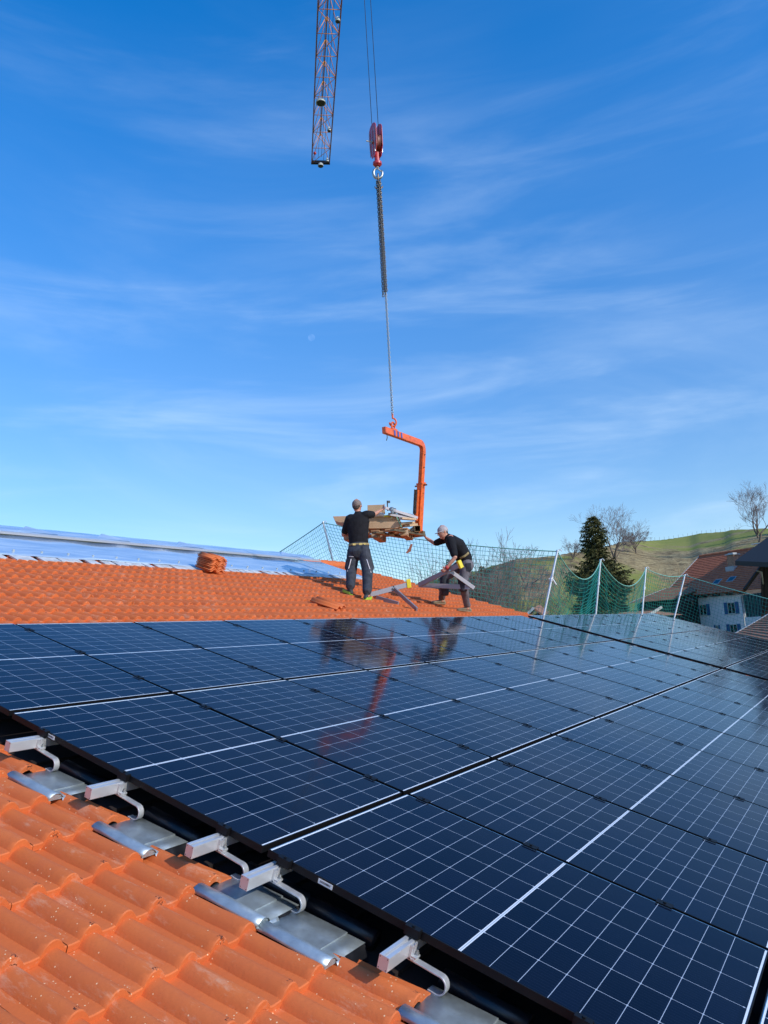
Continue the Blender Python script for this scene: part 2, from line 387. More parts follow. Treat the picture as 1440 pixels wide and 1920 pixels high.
M['crane_y']=simple('yellow_orange_crane_paint',(.68,.27,.055),.5,0,.12,3)
M['crane_d']=simple('dark_red_brown_chord',(.20,.065,.050),.5,0,.12,3)  # darker, redder tone than the bracing
M['red']=simple('red_hook_block_paint',(.50,.035,.035),.4,0,.15,6,coat=.3)
M['steel']=mat_metal('dark_steel_chain',(.20,.18,.155),.45,(1,1,1),.3,.1)
M['rust']=mat_metal('worn_brown_steel',(.30,.20,.11),.5,(1,1,1),.3,.1)
M['zinc']=mat_metal('zinc_plated_steel',(.42,.44,.43),.45)
M['rope_steel']=simple('dark_wire_rope',(.035,.035,.045),.5)
M['lampgrey']=simple('pale_grey_lamp_housing',(.45,.50,.48),.4)
M['lampdark']=simple('dark_lamp_glass',(.02,.02,.025),.2)
M['bluetape']=simple('blue_marking_paint',(.06,.09,.35),.5)
M['pallet']=mat_wood('pallet_spruce_wood',(.50,.27,.13))
M['palletside']=mat_wood('pallet_end_wood',(.62,.42,.25))
M['card']=simple('brown_cardboard',(.52,.35,.21),.8,0,.08,6,bump=.15,bscale=12)
M['yellow']=simple('yellow_plastic_block',(.80,.66,.03),.45)
M['strap']=simple('green_strap',(.18,.42,.28),.6)
M['greysteel']=mat_metal('grey_mauve_steel_beam',(.34,.32,.34),.5,(1,4,4),.12,.06,.55)
M['skin']=simple('skin',(.52,.25,.17),.55,0,.08,20,spec=.4)
M['black_cloth']=simple('black_cotton',(.010,.010,.013),.85,0,.25,12,bump=.5,bscale=14,spec=.25)
M['work_dark']=simple('dark_grey_work_trousers',(.040,.044,.055),.8,0,.35,9,bump=.6,bscale=16,spec=.25)
M['work_grey']=simple('grey_work_trousers',(.13,.12,.135),.8,0,.25,9,bump=.6,bscale=16,spec=.25)
M['belt']=simple('beige_belt',(.30,.22,.09),.7,0,.3,25)
M['beltpatch']=simple('yellow_belt_patch',(.65,.50,.16),.7,0,.2,25)
M['piping']=simple('pale_reflective_piping',(.62,.58,.58),.5)
M['cap1']=simple('brown_grey_cap',(.20,.155,.135),.8,0,.2,20,bump=.3)
M['cap2']=simple('pale_grey_cap',(.40,.35,.35),.8,0,.2,20,bump=.3)
M['hair']=simple('short_dark_hair',(.05,.035,.025),.8,0,.3,60)
M['boot_t']=simple('tan_leather_boot',(.25,.19,.115),.7,0,.2,15,bump=.2)
M['boot_d']=simple('dark_work_shoe',(.03,.035,.04),.7,0,.2,15)
M['lime']=simple('lime_green_shoe_sole',(.36,.60,.05),.6)
M['glove_r']=simple('red_glove_cuff',(.45,.05,.05),.7)
M['net']=simple('green_net_cord',(.035,.36,.25),.6,0,.15,4)
M['netrope']=simple('pale_green_edge_rope',(.16,.42,.34),.7,0,.2,30)
M['pole']=mat_metal('galvanised_pole',(.66,.68,.70),.42,(1,1,1),.08,.05,.6)
M['white_strap']=simple('white_tie',(.8,.8,.8),.7)
M['wall']=simple('white_render',(.86,.86,.84),.9,0,.05,2,bump=.2,bscale=20)
M['wallw']=simple('cream_render',(.60,.56,.48),.9,0,.05,2)
M['shutter']=simple('blue_wooden_shutter',(.035,.115,.30),.6,0,.15,6)
M['wframe']=simple('white_window_frame',(.62,.60,.52),.6)
M['pane']=simple('dark_window_pane',(.02,.03,.028),.06,spec=.8)
M['oldroof']=mat_far_tiles('old_red_pantiles',(.70,.22,.085),(.40,.105,.045))
M['brownroof']=mat_far_tiles('old_brown_pantiles',(.36,.18,.10),(.20,.10,.06))
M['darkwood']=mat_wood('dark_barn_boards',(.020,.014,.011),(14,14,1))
M['palewood']=mat_wood('weathered_boards',(.33,.27,.19),(10,10,1))
M['sheetgrey']=simple('grey_sheet_metal_edge',(.42,.44,.44),.45,.3)
M['brick']=simple('chimney_brick',(.42,.22,.13),.85,0,.3,8,bump=.3)
M['bark']=simple('grey_brown_bark',(.16,.125,.10),.9,0,.3,5,bump=.5)
M['twig']=simple('bare_grey_twigs',(.13,.10,.095),.9,0,.25,1)
M['twig2']=simple('bare_brown_twigs',(.36,.27,.16),.9,0,.25,1)
M['underroof']=simple('shade_dark_sheathing',(.018,.010,.008),.9)  # darkened to stand for the shade under the panels

# ================================================================ SETTING: terrain
sky_px=[(-2600,1150,400),(-900,1150,400),(400,1150,300),(700,1118,250),(795,1093,215),(850,1078,190),(900,1070,172),(940,1058,160),(982,1046,152),(1040,1042,150),(1088,1034,155),(1140,1024,180),(1182,1014,210),(1260,1010,240),(1309,1003,250),(1330,998,245),(1372,995,235),(1395,991,225),(1440,989,215),(1600,984,205),(1900,1000,220),(2600,1040,300)]
tab=[]
for x,y,r_ in sky_px:
    d=ray(x,yh(x)); ph=math.atan2(d.y,d.x)
    dd=ray(x,y); el=dd.z/math.hypot(dd.x,dd.y); tab.append((ph,el,r_))
tab.sort()
def interp(ph):
    if ph<=tab[0][0]: return tab[0][1:]
    if ph>=tab[-1][0]: return tab[-1][1:]
    for i in range(len(tab)-1):
        a,b=tab[i],tab[i+1]
        if a[0]<=ph<=b[0]:
            t=(ph-a[0])/(b[0]-a[0]); t=t*t*(3-2*t)*.5+t*.5
            return a[1]+(b[1]-a[1])*t, a[2]+(b[2]-a[2])*t
def terrain_z(X,Y):
    dx,dy=X-CW.x,Y-CW.y; r_=math.hypot(dx,dy); ph=math.atan2(dy,dx)
    el,Rr=interp(ph); base=-6.6; top=CW.z+el*Rr
    w=1.0
    r0=62
    t=max(0,min(1.6,(r_-r0)/(Rr-r0)))
    if t<=1: 
        s_=t**1.15*(1-.0*t); s_=s_*(1.12-.12*s_)
        z=base+(top-base)*s_
    else:
        z=top-(r_-Rr)*.16
    p=Vector((X*.045,Y*.045,0)); q=Vector((X*.012,Y*.012,3))
    am=min(1,max(0,(r_-r0)/40))
    if t<1: am*=min(1,max(0,1-t)*.8)
    else: am=0
    z+= (noise.noise(p)*1.5+noise.noise(q)*2.2+noise.noise(p*4)*.5+noise.noise(p*9)*.25)*am
    return max(z,-40)
def make_terrain():
    rs=[3.0]
    while rs[-1]<2400: rs.append(rs[-1]*(1.05 if rs[-1]<58 else (1.010 if rs[-1]<330 else 1.07)))
    nr=len(rs)
    vs=[(CW.x,CW.y,-6.6)]; fs=[]
    # finer azimuth step where the hill is seen
    phs=[]
    a0=tab[0][0]; 
    k=0; ph=-math.pi
    while ph<math.pi-1e-6:
        phs.append(ph); ph+= .0035 if -.35<ph<1.0 else .06
    na=len(phs)
    for r_ in rs:
        for ph in phs:
            X=CW.x+r_*math.cos(ph); Y=CW.y+r_*math.sin(ph)
            vs.append((X,Y,terrain_z(X,Y)))
    for i in range(na): fs.append((0,1+i,1+(i+1)%na))
    for j in range(nr-1):
        for i in range(na):
            a=1+j*na+i; b=1+j*na+(i+1)%na; fs.append((a,a+na,b+na,b))
    me=bpy.data.meshes.new('ground'); me.from_pydata(vs,[],fs); me.update()
    for p in me.polygons: p.use_smooth=True
    o=bpy.data.objects.new('ground',me); col.objects.link(o)
    m_,nt,N,L,b=nodes('meadow_and_dry_grass')
    t=N.new('ShaderNodeTexCoord'); P=t.outputs['Object']
    def nz(s,d=5,r=.6,dist=0):
        n=N.new('ShaderNodeTexNoise'); n.inputs['Scale'].default_value=s; n.inputs['Detail'].default_value=d; n.inputs['Roughness'].default_value=r; n.inputs['Distortion'].default_value=dist; L.new(P,n.inputs['Vector']); return n.outputs[0]
    def rg(v,a,b_,lo=0,hi=1):
        r=N.new('ShaderNodeMapRange'); r.inputs[1].default_value=a; r.inputs[2].default_value=b_; r.inputs[3].default_value=lo; r.inputs[4].default_value=hi; L.new(v,r.inputs[0]); return r.outputs[0]
    g=mixrgb(N,L,rg(nz(.08),.35,.65),(.19,.225,.045),(.28,.27,.08))
    g=mixrgb(N,L,rg(nz(.6,6,.7),.5,.75,0,.5),g,(.22,.19,.07))
    dr=mixrgb(N,L,rg(nz(.35,7,.75),.35,.68),(.23,.17,.085),(.48,.39,.20))
    dr=mixrgb(N,L,rg(nz(1.4,5,.7),.50,.64,0,.85),dr,(.060,.042,.026))
    dr=mixrgb(N,L,rg(nz(.10,6,.7,1.5),.52,.60,0,.7),dr,(.085,.060,.035))
    c=mixrgb(N,L,rg(nz(.019,6,.66,.8),.455,.52),g,dr)
    L.new(c,b.inputs['Base Color']); b.inputs['Roughness'].default_value=.95; b.inputs['Specular IOR Level'].default_value=.1
    bp=N.new('ShaderNodeBump'); bp.inputs['Strength'].default_value=.55; bp.inputs['Distance'].default_value=.35; L.new(nz(.9,7,.75),bp.inputs['Height']); L.new(bp.outputs[0],b.inputs['Normal'])
    me.materials.append(m_)
    tag(o,'green meadow hillside with patches of dry brown grass behind the roofs',kind='structure')
make_terrain()
def tg(x,d):
    """ground point below photo column x at depth d"""
    p=at(x,yh(x),d); p.z=terrain_z(p.x,p.y); return p

# ================================================================ THE BUILDING WITH THE ORANGE ROOF
UL,UR=-7.0,13.72; SE=-5.0; SR=9.22            # left end, gable, eave, ridge (roof coordinates)
PU,PS=.297,.318; U0=-.25; S0=.122
TB=-.172                                       # trough height of the tiles
farm=empty('farm_building',(3,2,-6.6),'long farm building with bright orange tiled roof carrying the solar panels','building')
def Pw(o):   # parent keeping world transform
    o.parent=farm; o.matrix_parent_inverse=Matrix.Translation((-3,-2,6.6)); return o
def wave(x):     # tile cross-section, x in metres from the left tile edge
    d=abs(((x-.092+.07425)%.1485)-.07425)            # distance from the roll's crest
    if d<.045: return .039*math.cos(d/.045*math.pi/2)**.68
    return -.002*math.sin((d-.045)/.02925*math.pi/2)
metal_rows=[]   # filled below: tile rows replaced near the panel edge
HOOKS=[(1.526,1.394),(.898,.758),(.25,.122),(-.054,-.196),(-.70,-.832),(-1.34,-1.468)]
metal_noses=[round(n-PS,3) for _,n in HOOKS]
def tile_rows(mb, u_lo, u_hi, s_lo, s_hi, skip=lambda u,s:False, res=32, seed=3, cut=False):
    rnd=random.Random(seed)
    iu0=round((u_lo-U0)/PU); iu1=round((u_hi-U0)/PU)
    is0=math.ceil((s_lo-S0)/PS); is1=math.floor((s_hi-S0)/PS)
    for j in range(is0,is1+1):
        s0=S0+j*PS
        for i in range(iu0,iu1):
            u0=U0+i*PU
            if skip(u0,s0): continue
            dj=rnd.uniform(-.002,.002); ds=rnd.uniform(-.004,.004); tw=rnd.uniform(-.0012,.0012)
            rows=[(s0+PS+.06,-.012,0),(s0+PS*.5,.004,0),(s0+.030,.0190,0),(s0+.004,.0200,0),(s0,.0165,0),(s0+.001,-.0075,0),(s0+.022,-.009,0)]
            b=len(mb.v); n=res
            for ri,(s_,dz,_) in enumerate(rows):
                for k in range(n+1):
                    x=PU*k/n; hh=TB+wave(x)+dz+dj+tw*(x/PU-.5)
                    if ri>=5: hh=TB+wave(x)*.96+dz+dj+tw*(x/PU-.5)
                    if cut and abs(u0-U0)<.01 and s0<3.2:
                        x=min(x,.195); hh=TB+wave(x)*(1 if ri<5 else .96)+dz+dj
                    mb.v.append((u0+x+ (0.0008 if k==0 else (-.0008 if k==n else 0)), s_+ds, hh))
            for r_ in range(len(rows)-1):
                for k in range(n):
                    a=b+r_*(n+1)+k; mb.f.append((a,a+1,a+n+2,a+n+1))
def skip_main(u,s):
    if 0.04<u<11.3 and s<3.2: return True  # tiles left out here; the darkened sheathing supplies the shade
    for mn in metal_noses:
        if -.4<u<.04 and abs(s-mn)<.05 and u>-.3: return True
    return False
mb=MB(); tile_rows(mb,UL,UR,SE,SR-.25,skip_main,cut=True)
roof=mb.build('roof',M['tile'],auto=33); roof.matrix_world=RM; roof.parent=farm; roof.matrix_parent_inverse=Matrix.Translation((-3,-2,6.6))
# solid sheathing under the tiles, coloured near black for the shade beneath the panels
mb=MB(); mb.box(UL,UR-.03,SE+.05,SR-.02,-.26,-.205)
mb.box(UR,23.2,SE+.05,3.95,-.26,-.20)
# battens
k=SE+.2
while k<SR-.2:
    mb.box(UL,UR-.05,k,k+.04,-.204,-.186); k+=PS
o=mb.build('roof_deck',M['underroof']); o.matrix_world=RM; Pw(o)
# plain tiled strip of the lower wing roof, beneath and around the second array
mb=MB(); tile_rows(mb,13.74,23.1,SE,3.7,lambda u,s: (13.9<u<22.3 and -4.5<s<3.3),10,5)
o=mb.build('wing_roof',M['tile'],auto=50); o.matrix_world=RM; Pw(o)
# back slopes
rw=rp(0,SR,-.2); rw2=rp(0,3.95,-.2)
mb=MB()
def slab(x0,x1,y0,z0,y1,z1,th):
    mb.add([(x0,y0,z0),(x1,y0,z0),(x1,y1,z1),(x0,y1,z1),(x0,y0,z0-th),(x1,y0,z0-th),(x1,y1,z1-th),(x0,y1,z1-th)],[(0,1,2,3),(7,6,5,4),(0,4,5,1),(1,5,6,2),(2,6,7,3),(3,7,4,0)])
ly=11; lz=ly*math.tan(AL)
slab(UL,UR,rw.y,rw.z+.06,rw.y+ly,rw.z+.06-lz,.12)
slab(UR+.01,23.1,rw2.y,rw2.z+.04,rw2.y+5.5,rw2.z+.04-5.5*math.tan(AL),.12)
o=mb.build('back_roof',M['tile']); Pw(o)
# ridge caps: half round tiles on the bare end of the ridge
mb=MB(); u=11.9
while u<UR+.2:
    rings=[]
    for kk,(uu,rr) in enumerate(((u,.105),(u+.36,.118),(u+.375,.118),(u+.38,.100))):
        for a in range(11):
            t=math.pi*a/10; rings.append(rp(uu,SR-.02+math.cos(t)*rr*1.05,0)+Vector((0,0,0))+RN*(-.165+math.sin(t)*rr))
    b=len(mb.v); mb.v+=[tuple(v) for v in rings]
    for r_ in range(3):
        for a in range(10): mb.f.append((b+r_*11+a,b+r_*11+a+1,b+(r_+1)*11+a+1,b+(r_+1)*11+a))
    u+=.34
o=mb.build('ridge_caps',M['tile'],auto=45); Pw(o)
# verge boards and walls
mb=MB()
for (x0,x1,sr,se2) in ((UL,UR,SR,11),(UR+.05,23.1,3.95,5.5)):
    for x in ((x0,x1) if x0<0 else (x1,)):
        a=rp(x,SE+.1,-.27); b_=rp(x,sr,-.27); c_=b_+Vector((0,se2,-se2*math.tan(AL)))
        for q0,q1 in((a,b_),(b_,c_)):
            mb=MB(); mb.beam(q0,q1,.03,.16); Pw(mb.build('verge_board',M['darkwood']))
mb=MB()
def gable_wall(x0,x1,sr,back):
    a=rp(0,SE+.6,-.33); b_=rp(0,sr,-.36); c_=b_+Vector((0,back-.6,-(back-.6)*math.tan(AL)))
    g=-6.9
    poly=[(x0,a.y,g),(x0,a.y,a.z),(x0,b_.y,b_.z),(x0,c_.y,c_.z),(x0,c_.y,g)]
    mb.prism(poly,(x1-x0,0,0))
gable_wall(UL+.5,UR-.4,SR,11); gable_wall(UR-.398,22.6,3.95,5.5)
o=mb.build('wall',M['wallw']); Pw(o)
# gutter along the eave
mb=MB(); p=rp(0,SE-.02,-.24); mb.tube([(UL,p.y,p.z),(23.1,p.y,p.z)],.07,10)
o=mb.build('gutter',M['galv'],smooth=True); Pw(o)

# ---------------------------------------------------------------- clear sheet along the ridge
cover=rot_empty('ridge_cover',rp(0,8.3,-.1),'long clear bluish plastic cover with metal strip along the orange roof ridge','plastic cover')
OM=Matrix.Translation((0,-8.3,.1))
U1=12.0
def strip(prof,u0,u1,nu,amp,seed,mat,name,th=0,endcut=0):
    mb=MB(); b=0; n=len(prof)
    for i in range(nu+1):
        u=u0+(u1-u0)*i/nu
        for k,(s_,h_) in enumerate(prof):
            w=amp*noise.noise(Vector((u*1.7+seed,s_*2.3,seed)))
            uu=min(u,u1-endcut*(s_-prof[0][0])) if endcut else u
            mb.v.append((uu,s_,h_+w))
    for i in range(nu):
        for k in range(n-1):
            a=i*n+k; mb.f.append((a,a+1,a+n+1,a+n))
    o=mb.build(name,mat,cover,smooth=True,M=OM)
    if th:
        m2=o.modifiers.new('s','SOLIDIFY'); m2.thickness=th
    return o
strip([(7.42,-.105),(7.5,-.098),(7.9,-.068),(8.3,-.035),(8.58,-.012)],UL,U1,300,.018,4,M['film'],'lower_sheet',.004,.15)
strip([(8.60,.0),(8.68,.020),(8.85,.040),(9.05,.048),(9.2,.030),(9.35,-.030),(9.6,-.14),(10.1,-.36)],UL,U1-.25,300,.014,9,M['film'],'ridge_sheet',.004)
mb=MB(); mb.box(UL,U1-.2,8.555,8.60,-.005,.022); mb.box(UL,U1-.2,8.612,8.64,.004,.026)
mb.build('metal_strip',M['alu'],cover,M=OM)
# creased folds of the film that stand up under the ridge sheet
for x in (-3.1,.6,4.75,6.15,7.9,10.9):
    mb=MB(); 
    mb.prism([Vector((x-.30,8.74,.03)),Vector((x-.02,8.98,.082)),Vector((x+.36,8.70,.035))],(0,.03,-.02))
    mb.build('fold',M['film'],cover,M=OM)
# corrugated flashing under the sheet's lower edge
rnd=random.Random(8)
pale=simple('crumpled_pale_flashing',(.62,.62,.60),.45,.2,.25,9); u=UL
while u<U1-.2:
    mb=MB()
    w=rnd.uniform(.12,.34); a=7.425; z=rnd.uniform(.0,.03); low=rnd.uniform(7.24,7.33)
    mb.prism([Vector((u,low+rnd.uniform(-.02,.02),-.128)),Vector((u+w,low,-.128)),Vector((u+w,7.46,-.106)),Vector((u,7.46,-.106))],(0,0,-.02))
    u+=w+rnd.choice([.01,.02,.03,.10]); mb.build('flashing_strip',pale,cover,M=OM)
u=-6.8; mb=MB(); mb.cyl((0,0,-.095),(0,0,-.068),.016,8); sc0=mb.build('fixing_screw',M['lampgrey'],cover,M=OM@Matrix.Translation((u,7.62,0)))
while u<U1-.9:
    u+=.42; q=sc0.copy(); col.objects.link(q); q.parent=cover; q.matrix_local=OM@Matrix.Translation((u,7.62,0))

# ---------------------------------------------------------------- solar panels
def make_panel():
    root=empty('solar_panel')
    mb=MB(); t=.030; lip=.006
    mb.box(0,lip,0,L_,-t,0); mb.box(W_-lip,W_,0,L_,-t,0); mb.box(lip,W_-lip,0,lip,-t,0); mb.box(lip,W_-lip,L_-lip,L_,-t,0)
    mb.build('frame',M['frame'],root,bevel=.0008)
    mb=MB(); mb.box(lip,W_-lip,lip,L_-lip,-.006,-.0012); mb.build('glass',M['glass'],root)
    mb=MB(); mb.box(W_-lip-.0025,W_-lip+.0012,lip,L_-lip,-.002,.0008); mb.box(lip,W_-lip,L_-lip-.002,L_-lip+.001,-.002,.0008); mb.build('edge_glint',M['glint_lip'],root)  # thin bright strips put in as the glint along the frame lip
    return root
def add_clamps(root,r,ss,x,end=False):
    for s_ in ss:
        y=s_+r*(L_+GV)+L_-.007
        mb=MB()
        if end: mb.box(-.022,.006,y-.03,y+.03,-.028,.006); mb.cyl((-.010,y,.006),(-.010,y,.011),.006,6)
        else:
            mb.box(-.021,.021,y-.035,y+.035,.0008,.0065,Matrix.Translation((W_+GU/2,0,0))); mb.box(-.009,.009,y-.03,y+.03,-.03,.001,Matrix.Translation((W_+GU/2,0,0)))
            mb.cyl((W_+GU/2,y,.0065),(W_+GU/2,y,.0115),.0065,6)
        mb.build('end_clamp' if end else 'clamp',M['frame'],root)
RAILS=[3.42,2.80,2.17,1.526,.898,.25,-.054,-.70,-1.34,-1.98,-2.6,-3.25]
rowrails={-2:[3.42,2.80,2.17],-1:[1.526,.898,.25],0:[-.09,-.70,-1.34],1:[-1.98,-2.6,-3.25]}
rowname={-2:'top',-1:'second',0:'third',1:'lowest'}
protos={}; prnd=random.Random(77)
def mkproto(r,first):
    p=make_panel(); add_clamps(p,r,rowrails[r],0)
    if first:
        add_clamps(p,r,rowrails[r],0,True)
        # serial label on the outer frame flank
        y={-1:L_-.335,0:L_-.30}.get(r)
        if y:
            mb=MB(); mb.box(-.0012,-.0002,y-.035,y+.035,-.025,-.006); s_=mb.build('serial_sticker',M['label'],p)
            mb=MB(); rr=random.Random(2); q=y-.025
            while q<y+.024: w=rr.choice([.001,.002,.003]); mb.box(-.0018,-.0013,q,q+w,-.019,-.011); q+=w+rr.choice([.0012,.002])
            mb.build('bar_code',M['ink'],s_)
    return p
def place_panels(u0,ncols,rows,arr,first):
    for r in rows:
        for c in range(ncols):
            if r==1 and c>4: continue
            fi = first and c==0
            key=(r,fi)
            if key in protos: p=copy_tree(protos[key])
            else: p=mkproto(r,fi); protos[key]=p
            p.matrix_world=Matrix.Translation(rp(u0-.004+c*(W_+GU), .007-(r*(L_+GV)+L_), 0))@RM@Matrix.Rotation(prnd.uniform(-.0016,.0016),4,'X')@Matrix.Rotation(prnd.uniform(-.0016,.0016),4,'Y')
            tag(p,'black framed solar panel, %s row of the %s array, %s column from its left'%(rowname[r],arr,ORD[c]),'solar panel','solar panels of the %s array'%arr)
place_panels(0,10,(-2,-1,0,1),'nearer',True)
A2U=12.0+.02
place_panels(A2U,9,(-2,-1,0,1),'farther',False)
# rails: one long profile under each line of clamps
for i,s_ in enumerate(RAILS):
    root=rot_empty('mounting_rail',rp(-.20,s_,-.031))
    tag(root,'aluminium mounting rail with cut end, %s rail counted down the panels from the ridge side'%ORD[i],'rail','rails under the panels')
    mb=MB(); Lr=22.6
    w=.040; h=.050; t=.004
    # hollow profile with a slot in the top
    mb.box(0,Lr,-w/2,-.006,-t,0); mb.box(0,Lr,.006,w/2,-t,0)
    mb.box(0,Lr,-w/2,-w/2+t,-h,-t); mb.box(0,Lr,w/2-t,w/2,-h,-t); mb.box(0,Lr,-w/2+t,w/2-t,-h,-h+t)
    mb.box(0,Lr,-.006,.006,-.016,-.012); mb.box(0,Lr,-.0085,-.006,-.016,-t); mb.box(0,Lr,.006,.0085,-.016,-t)
    mb.build('rail_profile',M['alu'],root,bevel=.0006)
    mb=MB(); mb.box(-.003,.0,-w/2-.0005,w/2+.0005,-h-.0005,.0005); cap=mb.build('end_cap',M['alu'],root,bevel=.001)
    mb=MB()
    for a in(-1,1):
        for b_ in(-.006,-h+.006): mb.cyl((-.0045,a*(w/2-.005),b_),(-.0028,a*(w/2-.005),b_),.0018,8)
    mb.build('cap_screws',M['ink'],cap)
# hooks and sheet-metal tiles along the open left edge
def make_hook():
    root=empty('roof_hook'); mb=MB()
    # flat bar loop in the s/h plane : from the rail foot down-slope over the tile nose, round and back under it
    pts=[(.012,-.005)]+[(-.125+.0,-.008)]
    n=12
    for k in range(n+1):
        a=math.pi/2+math.pi*k/n
        pts.append((-.150+math.cos(a)*.030, -.040+math.sin(a)*.032))
    pts+=[(-.115,-.072)]
    th=.0062; wd=.030
    b=len(mb.v)
    for i,(s_,h_) in enumerate(pts):
        p0=pts[max(i-1,0)]; p1=pts[min(i+1,len(pts)-1)]; d=Vector((p1[0]-p0[0],p1[1]-p0[1])).normalized(); nn=Vector((-d.y,d.x))
        for ux,e in ((-wd/2,-1),(wd/2,-1),(wd/2,1),(-wd/2,1)):
            mb.v.append((ux,s_+nn.x*e*th/2,h_+nn.y*e*th/2))
    for i in range(len(pts)-1):
        for k in range(4): mb.f.append((b+i*4+k,b+i*4+(k+1)%4,b+(i+1)*4+(k+1)%4,b+(i+1)*4+k))
    mb.f.append((b,b+1,b+2,b+3)); e=b+(len(pts)-1)*4; mb.f.append((e+3,e+2,e+1,e))
    mb.build('hook_arm',M['alu_cast'],root,bevel=.0012,auto=35)
    mb=MB(); mb.box(-.019,.019,-.030,-.0215+.001,-.005,.046); mb.box(-.019,.019,-.045,-.0215,-.0045,.003)
    mb.box(-.007,.007,-.034,-.030,.006,.052); mb.box(-.017,.017,-.050,-.030,.003,.011)
    mb.build('rail_bracket',M['alu_cast'],root,bevel=.001)
    mb=MB(); mb.cyl((.006,-.041,.011),(.006,-.041,.020),.008,6); mb.cyl((.006,-.041,.02),(.006,-.041,.028),.004,8); mb.build('bolt',M['zinc'],root)
    return root
def make_metal_tile():
    root=empty('metal_tile'); mb=MB()
    # local: x from left edge (0..297 mm), y up-slope from its own lower edge, z above trough level
    prof=[(-.006,.018),(.002,.028),(.014,.037),(.030,.041),(.046,.038),(.060,.031),(.068,.022),(.074,.018),(.150,.018),(.252,.018)]
    n=len(prof); b=0
    rows=[0,.05,.082,.083,.088,.20,.34]; dz=[.006,.004,.002,.0065,.0065,.0,-.008]
    for y,d in zip(rows,dz):
        for x,z in prof: mb.v.append((x,y,z+(d if x>.065 or d<.0065 else d*.3)+ (0 if x<.065 else 0)))
    for r_ in range(len(rows)-1):
        for k in range(n-1): a=r_*n+k; mb.f.append((a,a+1,a+n+1,a+n))
    o=mb.build('sheet',M['galv'],root,auto=50); s_=o.modifiers.new('s','SOLIDIFY'); s_.thickness=.0014
    # folded lower edge of the flat part
    mb=MB(); 
    vs=[]
    for x in (.062,.080,.098,.116):
        vs.append((x,0,.023)); vs.append((x+.004,-.012,.006+.004*math.sin(x*60))); vs.append((x,-.004,-.004))
    mb.add(vs,[(i*3+j,i*3+3+j,i*3+4+j,i*3+1+j) for i in range(3) for j in range(2)])
    o=mb.build('folded_edge',M['galv'],root,auto=60); s_=o.modifiers.new('s','SOLIDIFY'); s_.thickness=.001
    # crumpled corner and round end of the roll
    mb=MB(); c=Vector((.031,.003,.016))
    vs=[tuple(c)]+[(.031+math.cos(math.pi*k/10)*.036,.003+.002*(k%2),.016+math.sin(math.pi*k/10)*.025) for k in range(11)]
    mb.add(vs,[(0,k,k+1) for k in range(1,11)]); mb.build('roll_end',M['galv'],root)
    mb=MB(); vs=[]; rr=random.Random(5)
    for i in range(7):
        for j in range(5): vs.append((.112+.023*i, .006-.0085*j+.003*math.sin(i*1.7), .020-.004*j-.0022*j*j*(1+.25*math.sin(i*2.1))+rr.uniform(-.001,.001)))
    mb.add(vs,[(i*5+j,i*5+5+j,i*5+6+j,i*5+1+j) for i in range(6) for j in range(4)])
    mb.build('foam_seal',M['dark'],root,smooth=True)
    # second sheet-metal roll running on beneath the panels, painted black for the shade there
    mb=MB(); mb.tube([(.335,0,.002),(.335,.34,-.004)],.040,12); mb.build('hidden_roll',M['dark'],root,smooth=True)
    return root
hk=None; mt=None
hn=['topmost','second','third','fourth','fifth','lowest']
for i,(rs_,nose) in enumerate(HOOKS):
    hk_=make_hook() if hk is None else copy_tree(hk); hk=hk or hk_
    hk_.matrix_world=Matrix.Translation(rp(-.036,rs_,-.082))@RM
    tag(hk_,'curved aluminium roof hook at the open panel edge, %s from the ridge side'%hn[i],'roof hook','roof hooks along the panel edge')
    m_=make_metal_tile() if mt is None else copy_tree(mt); mt=mt or m_
    m_.matrix_world=Matrix.Translation(rp(-.255,nose-PS,TB+.004))@RM@Matrix.Rotation(R(random.Random(i).uniform(-.6,.6)),4,'Z')
    tag(m_,'grey sheet metal tile among orange tiles under the %s hook from the ridge'%(hn[i] if i not in(0,5) else ('first' if i==0 else 'sixth')),'metal tile','metal tiles under the hooks')

# ---------------------------------------------------------------- loose tiles: one leaning, one stack
def loose_tile_mesh():
    mb=MB(); n=20; Wd=.33; Ln=.42
    for y in (0,Ln*.5,Ln):
        for k in range(n+1): mb.v.append((Wd*k/n-Wd/2,y-Ln/2,wave(Wd*k/n)*1.0))
    for y in range(2):
        for k in range(n): a=y*(n+1)+k; mb.f.append((a,a+1,a+n+2,a+n+1))
    return mb
lt=loose_tile_mesh().build('roof_tile',M['tile'],auto=50); s_=lt.modifiers.new('s','SOLIDIFY'); s_.thickness=.020; s_.offset=-1
tag(lt,'single spare orange roof tile lying loose on the roof left of the standing man','roof tile')
p0=onplane(573,1121,-.09); p1=onplane(628,1139,-.10)
c_=(p0+p1)/2; d=(p1-p0).normalized(); x_=d.cross(RN).normalized(); z_=x_.cross(d)
lt.matrix_world=Matrix.Translation(c_-RN*.01-RS*.06+Vector((.12,0,0)))@Matrix((-x_,-d,z_)).transposed().to_4x4()@Matrix.Rotation(R(-9),4,'Y')
lt.scale=(.72,1.2,.9)
base=onplane(409,1077,-.13)
for k in range(9):
    t=lt.copy(); col.objects.link(t)
    rr=random.Random(k)
    t.matrix_world=Matrix.Translation(base+RS*.19+RN*(.030+k*.0262)+Vector((rr.uniform(-.015,.015),rr.uniform(-.01,.01),0)))@RM@Matrix.Rotation(R(-8+rr.uniform(-2,2)),4,'Z')@Matrix.Diagonal((.92,.92,.9,1))
    tag(t,'orange roof tile in the stack below the plastic ridge cover, %s from the bottom'%ORD[k],'roof tile','roof tiles stacked near the ridge')

